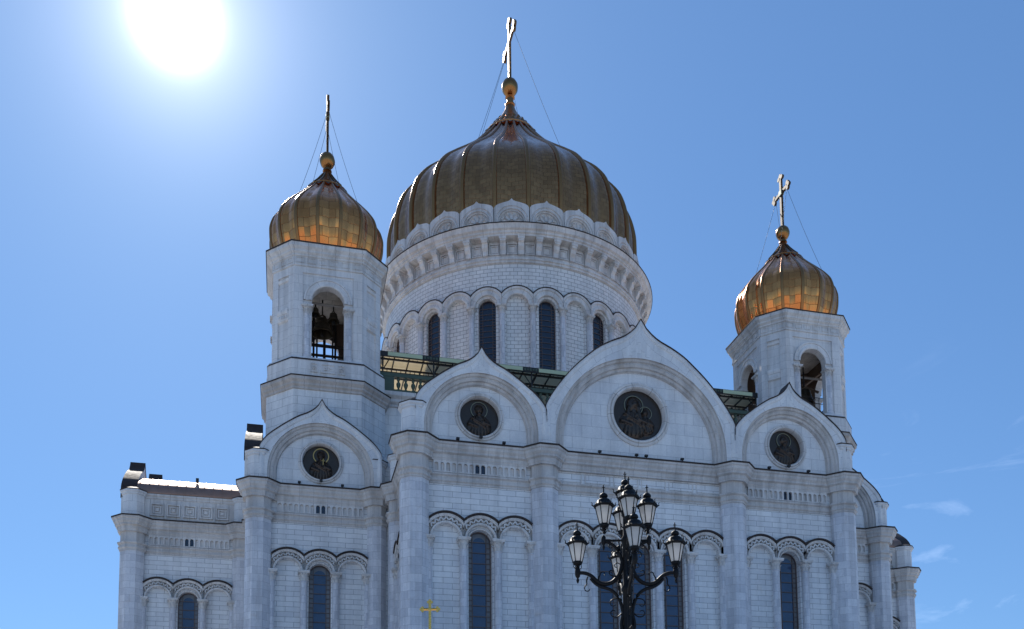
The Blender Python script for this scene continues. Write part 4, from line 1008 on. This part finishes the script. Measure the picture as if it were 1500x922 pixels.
def bell_mesh(rad, z):
    b_ = MB(ID); h = rad*1.55
    b_.lathe([(rad*.90, z), (rad, z+.02*h), (rad*.97, z+.10*h), (rad*.80, z+.28*h), (rad*.66, z+.52*h), (rad*.60, z+.78*h), (rad*.52, z+.90*h), (rad*.25, z+.98*h), (0, z+h)], 28, cap=False)
    b_.lathe([(rad*.86, z+.01), (rad*.70, z+.3*h), (rad*.5, z+.85*h), (0, z+.9*h)][::-1], 20, cap=False)
    for zz in (.14, .62, .84): b_.lathe([(rad*(.945 if zz < .2 else .645 if zz < .7 else .575), z+zz*h-.03), (rad*(.98 if zz < .2 else .68 if zz < .7 else .61), z+zz*h), (rad*(.93 if zz < .2 else .635 if zz < .7 else .57), z+zz*h+.03)], 24, cap=False)
    for s in (-1, 1): b_.tube([(s*rad*.2, 0, z+h*.95), (s*rad*.22, 0, z+h*1.12), (0, 0, z+h*1.2)], rad*.07, 6)
    return b_
def bell(x, y, z, rad, hang, label):
    b_ = thing('bell', label, 'bell', (x, y, z), 0, 'bells hanging in the two bell towers')
    obj('bell_body', bell_mesh(rad, 0), BELLM, b_, None, 40)
    c = MB(ID); c.tube([(0, 0, rad*1.3), (0, 0, .05)], .05, 6); c.lathe([(0, -.25), (.12, -.15), (.14, 0), (.05, .15)], 10, cap=False); obj('clapper', c, DARKIRON, b_)
    h = MB(ID); h.tube([(0, 0, rad*1.8), (0, 0, hang)], .07, 6); obj('hanger', h, DARKIRON, b_)
bell(-T_-.30, -T_+.2, 47.40, 1.0, 3.9, 'biggest dark bell low in the left tower opening')
bell(-T_-.98, -T_-1.5, 48.2, .43, 1.0, 'small dark bell on the left half of the pale beam, left tower')
bell(-T_+.60, -T_-1.5, 47.76, .54, 1.45, 'medium dark bell on the right half of the pale beam, left tower')
bell(T_+1.15, -T_-1.0, 45.2, 1.05, 4.0, 'dark bell showing its rim at the left edge of the right tower opening')

# floodlights fixed above the cornice, below the medallions
fl_ = MB(ID); fl_.box((-.12, -.10, .08), (.12, .10, .23)); fl_.box((-.03, -.03, 0), (.03, .03, .10)); FLM = fl_.mesh('floodlight', DARKIRON)
for x, y, zz in [(-BX+dx, -L_-.5, 30.8+.28*(dx == 0)) for dx in (-1.75, 0, 1.75)]+[(BX+dx, -L_-.5, 30.8+.28*(dx == 0)) for dx in (-1.75, 0, 1.75)]+[(-KX+dx, -M_-.5, 30.8+.28*(dx == 0)) for dx in (-1.75, 0, 1.75)]+[(dx, -L_-.5, 30.82) for dx in (-3.4, -.4, .4, 3.4)]:
    obj('floodlight', FLM, None, cath, place(x, y, zz))
pl = MB(ID); pl.tube([(-34.8, -16.2, 34.6), (-34.8, -16.2, 35.3)], .03, 5); pl.box((-34.93, -16.3, 35.2), (-34.67, -16.1, 35.6)); obj('roof_lamp', pl, DARKIRON, cath)

# ------------------------------------------------------------------ street lamp
LP = Vector((-19.465, -87.75, 0)); LZ = 7.72
lamp = thing('street_lamp', 'tall black iron candelabra street lamp with nine frosted lanterns before the facade', 'street lamp', LP, R(-12))
po = MB(ID); po.lathe([(.55, 0), (.55, .35), (.45, .4), (.42, .9), (.3, 1.0), (.26, 1.5), (.2, 1.6), (.155, 2.4), (.135, 5.62), (.19, 5.68), (.20, 5.76), (.16, 5.85), (.105, 5.94), (.098, 6.9), (.125, 6.94), (.125, 7.02), (.09, 7.08), (.082, 8.0), (.11, 8.04), (.11, 8.12), (.07, 8.18), (.06, 8.62), (.09, 8.68), (.05, 8.72)], 20, mod=lambda t, z: 1+(.04*math.cos(10*t) if z > 1.6 else 0))
obj('pole', po, IRON, lamp, None, 50)
def bez(p, n=14):
    p = [Vector(q) for q in p]; o = []
    for i in range(n+1):
        t = i/n; o.append(p[0]*(1-t)**3+p[1]*3*t*(1-t)**2+p[2]*3*t*t*(1-t)+p[3]*t**3)
    return o
def lower_arm():
    a = MB(ID)
    a.tube(bez([(.09, 0, 7.62), (.14, 0, 7.05), (.55, 0, 7.0), (.70, 0, 7.20)], 12)+bez([(.70, 0, 7.20), (.82, 0, 7.34), (.95, 0, 7.36), (1.08, 0, 7.34)], 7)[1:], lambda q: .050-.010*q, 8)
    a.tube(bez([(.10, 0, 6.35), (.12, 0, 6.9), (.35, 0, 6.98), (.52, 0, 7.02)], 12), lambda q: .038, 8)
    a.tube(bez([(.52, 0, 7.02), (.62, 0, 7.04), (.72, 0, 7.1), (.80, 0, 7.22)], 8), lambda q: .038-.010*q, 8)
    a.tube(bez([(.09, 0, 6.62), (.08, 0, 6.35), (.18, 0, 6.3), (.12, 0, 6.06)], 10), lambda q: .035+.012*q, 8); a.lathe([(0, 5.98), (.05, 6.0), (.06, 6.05), (.03, 6.1), (0, 6.12)], 8, (.12, 0))
    def curl(p0, p1, c, rad, a0, turn):          # a tendril leaving the arm and ending in a spiral
        e = (c[0]+rad*math.cos(a0), 0, c[1]+rad*math.sin(a0)); n_ = 12
        P = bez([p0, p1, (e[0]-turn*-.06*math.sin(a0), 0, e[2]+turn*-.06*math.cos(a0)), e], 6)
        P += [Vector((c[0]+rad*(1-.055*k)*math.cos(a0+turn*.36*k), 0, c[1]+rad*(1-.055*k)*math.sin(a0+turn*.36*k))) for k in range(1, n_)]
        a.tube(P, lambda q: .017-.007*q, 5)
    curl((.86, 0, 7.26), (.92, 0, 7.14), (.86, 6.99), .09, R(60), -1)
    curl((.62, 0, 7.12), (.66, 0, 7.28), (.52, 7.31), .07, R(0), 1)
    curl((.12, 0, 6.72), (.20, 0, 6.80), (.30, 6.66), .10, R(80), -1)
    curl((.13, 0, 6.45), (.22, 0, 6.34), (.30, 6.46), .09, R(-80), 1)
    curl((.16, 0, 7.30), (.28, 0, 7.26), (.33, 7.36), .07, R(-70), 1)
    a.lathe([(0, 7.10), (.025, 7.14), (.035, 7.18), (.02, 7.22), (.05, 7.26), (.065, 7.32), (.06, 7.42), (.03, 7.46)], 10, (1.08, 0))
    a.tube(bez([(.40, 0, 7.07), (.45, 0, 7.2), (.52, 0, 7.06), (.58, 0, 7.13)], 8), .012, 5)
    for k in range(5): a.lathe([(0, 0), (.03, .03), (0, .06)], 6, (.3+.11*k, 0)) if False else None
    return a.mesh('arm', IRON, 50)
def upper_arm():
    a = MB(ID)
    a.tube(bez([(.08, 0, 7.40), (.10, 0, 7.78), (.22, 0, 8.02), (.50, 0, 8.05)], 12), lambda q: .042-.01*q, 8)
    a.tube(bez([(.06, 0, 8.08), (.2, 0, 8.06), (.35, 0, 8.07), (.50, 0, 8.07)], 6), .025, 6)
    for (p0, c, rad, a0, turn) in (((.13, 0, 7.78), (.27, 7.74), .10, R(160), -1), ((.10, 0, 7.55), (.22, 7.50), .08, R(150), -1), ((.30, 0, 8.03), (.34, 7.93), .06, R(100), -1)):
        P = [Vector(p0)]+[Vector((c[0]+rad*(1-.06*k)*math.cos(a0+turn*.4*k), 0, c[1]+rad*(1-.06*k)*math.sin(a0+turn*.4*k))) for k in range(12)]; a.tube(P, .012, 5)
    a.lathe([(0, 7.84), (.022, 7.88), (.03, 7.92), (.02, 7.96), (.045, 8.0), (.055, 8.06), (.05, 8.14), (.025, 8.18)], 10, (.50, 0))
    return a.mesh('arm', IRON, 50)
# lantern: glass body tapering downwards, origin at its foot
def lantern_meshes():
    k = 6; ps = R(30); co = math.cos(math.pi/k)
    st = MB(ID); st.lathe([(.02, 0), (.045, .02), (.03, .06), (.05, .09), (.03, .12), (.06, .15), (.10, .165), (.105, .20), (.085, .21)], 12)
    for q in range(4):
        t = q*math.pi/2+.4; st.tube([(.05*math.cos(t), .05*math.sin(t), .06), (.10*math.cos(t), .10*math.sin(t), .10), (.09*math.cos(t), .09*math.sin(t), .16)], .010, 5)
    gl_ = MB(ID); gl_.lathe([(.095, .21), (.185, .60)], k, ph=ps, cap=False)
    fr_ = MB(ID)
    for i in range(k):
        t = ps+2*math.pi*i/k; fr_.tube([(.10*math.sin(t), -.10*math.cos(t), .20), (.192*math.sin(t), -.192*math.cos(t), .61)], .011, 5)
    fr_.lathe([(.085, .195), (.112, .205), (.108, .225), (.09, .23)], k, ph=ps)
    rf_ = MB(ID); rf_.lathe([(.18, .60), (.225, .605), (.235, .635), (.20, .66), (.165, .70), (.15, .745), (.12, .775), (.07, .79), (.065, .81), (.09, .83), (.092, .865), (.07, .90), (.03, .925), (.015, .94), (.012, 1.10), (0, 1.12)], k*2, ph=ps)
    for i in range(k):
        t = ps+2*math.pi*i/k; e = Vector((math.sin(t), -math.cos(t), 0))
        rf_.tube([e*.215+Vector((0, 0, .62)), e*.262+Vector((0, 0, .65)), e*.255+Vector((0, 0, .69)), e*.275+Vector((0, 0, .715))], lambda q: .020*(1-.7*q), 5)
        t2 = t+math.pi/k; e = Vector((math.sin(t2), -math.cos(t2), 0)); rf_.tube([e*.205+Vector((0, 0, .63)), e*.20+Vector((0, 0, .68))], lambda q: .03*(1-.8*q), 5)
    rf_.box((-.035, -.006, 1.045), (.035, .006, 1.06)); rf_.box((-.006, -.03, 1.02), (.006, .03, 1.033))
    return st.mesh('lantern_foot', IRON, 50), gl_.mesh('lantern_glass', LAMPGLASS), fr_.mesh('lantern_frame', IRON), rf_.mesh('lantern_roof', IRON, 40)
LM = lantern_meshes()
def lantern(M):
    a = obj('lantern', LM[2], None, lamp, M); obj('foot', LM[0], None, a); obj('glass', LM[1], None, a); obj('roof', LM[3], None, a)
LA, UA = lower_arm(), upper_arm()
for q in range(4):
    Mq = Matrix.Rotation(q*math.pi/2, 4, 'Z')
    obj('arm', LA, None, lamp, Mq); lantern(Mq @ Matrix.Translation((1.08, 0, 7.37)) @ Matrix.Rotation(-q*math.pi/2, 4, 'Z'))
    Mq = Matrix.Rotation(q*math.pi/2, 4, 'Z')
    obj('arm', UA, None, lamp, Mq); lantern(Mq @ Matrix.Translation((.48, 0, 8.22)) @ Matrix.Rotation(-q*math.pi/2, 4, 'Z'))
lantern(Matrix.Translation((0, 0, 8.52)))
for q in range(4):
    t = q*math.pi/2; f = MB(ID); e = Vector((math.cos(t), math.sin(t), 0)); f.tube([e*.15+Vector((0, 0, 5.95)), e*.36+Vector((0, 0, 5.97))], .012, 5)
    f.tube([e*.34+Vector((0, 0, 5.96)), e*.44+Vector((0, 0, 6.01)), e*.56+Vector((0, 0, 6.06))], lambda q_: .05*math.sin(math.pi*(.15+.8*q_)), 7); obj('leaf_bracket', f, IRON, lamp)

# ------------------------------------------------------------------ small chapel whose gold cross rises into the picture
CX, CY = -21.96, -75.8
ch = thing('wayside_chapel', 'gold cross with trefoil ends topping a small chapel before the left pier', 'chapel', (CX, CY, 0))
b_ = MB(ID); b_.lathe([(1.7, 0), (1.7, .5), (1.5, .55), (1.5, 4.6), (1.7, 4.7), (1.75, 4.9), (1.6, 5.0)], 8, ph=R(22.5)); obj('wall', b_, WHITEP, ch)
b_ = MB(ID); b_.lathe([(1.8, 4.98), (1.75, 5.1), (.6, 6.2), (.55, 6.4), (.55, 6.9)], 8, ph=R(22.5)); obj('roof', b_, GREEN_D, ch)
b_ = MB(ID); b_.lathe([(.5, 6.88), (.72, 7.1), (.76, 7.3), (.6, 7.6), (.28, 7.85), (.1, 8.05), (.06, 8.12), (.13, 8.2), (.15, 8.28), (.1, 8.36), (.04, 8.4)], 24); obj('onion_dome', b_, GOLD_BRIGHT, ch, None, 40)
c = MB(ID); th = .022
def ridge(x0, z0, x1, z1, hw_):               # bar with a ridged front and back
    d = Vector((x1-x0, 0, z1-z0)).normalized(); q = Vector((-d.z, 0, d.x))*hw_
    for f in (-1, 1):
        P = lambda x, z, k: (x+q.x*k, f*th*(1.6 if k == 0 else .6), z+q.z*k)
        for k0, k1 in ((-1, 0), (0, 1)): c.quad(P(x0, z0, k0), P(x1, z1, k0), P(x1, z1, k1), P(x0, z0, k1))
    for k in (-1, 1):
        c.quad((x0+q.x*k, -th*.6, z0+q.z*k), (x1+q.x*k, -th*.6, z1+q.z*k), (x1+q.x*k, th*.6, z1+q.z*k), (x0+q.x*k, th*.6, z0+q.z*k))
ridge(0, 8.35, 0, 9.32, .045); ridge(-.25, 9.0725, -.04, 9.0725, .043); ridge(.04, 9.0725, .25, 9.0725, .043)
for (x, z, dx, dz) in ((0, 9.32, 0, 1), (-.25, 9.0725, -1, 0), (.25, 9.0725, 1, 0)):
    for a in (-1, 0, 1):
        px = x+dx*(.055 if a == 0 else .0)+(-dz)*.055*a; pz = z+dz*(.055 if a == 0 else .0)+dx*.055*a
        c.T = (lambda px, pz: lambda X, Y, Z: (px+X, Z, pz-Y))(px, pz); c.lathe([(.048, -th*1.1), (.048, th*1.1)], 10); c.T = ID
c.T = (lambda X, Y, Z: (X, Z, 9.0725-Y)); c.lathe([(.07, -th*1.25), (.055, -th*1.6), (.0, -th*1.7)][::-1], 10, cap=False); c.lathe([(.07, th*1.25), (.0, th*1.7)], 10, cap=False); c.T = ID
cr = obj('cross', c, GOLD_BRIGHT, ch, place(0, 0, .22, R(-14)))
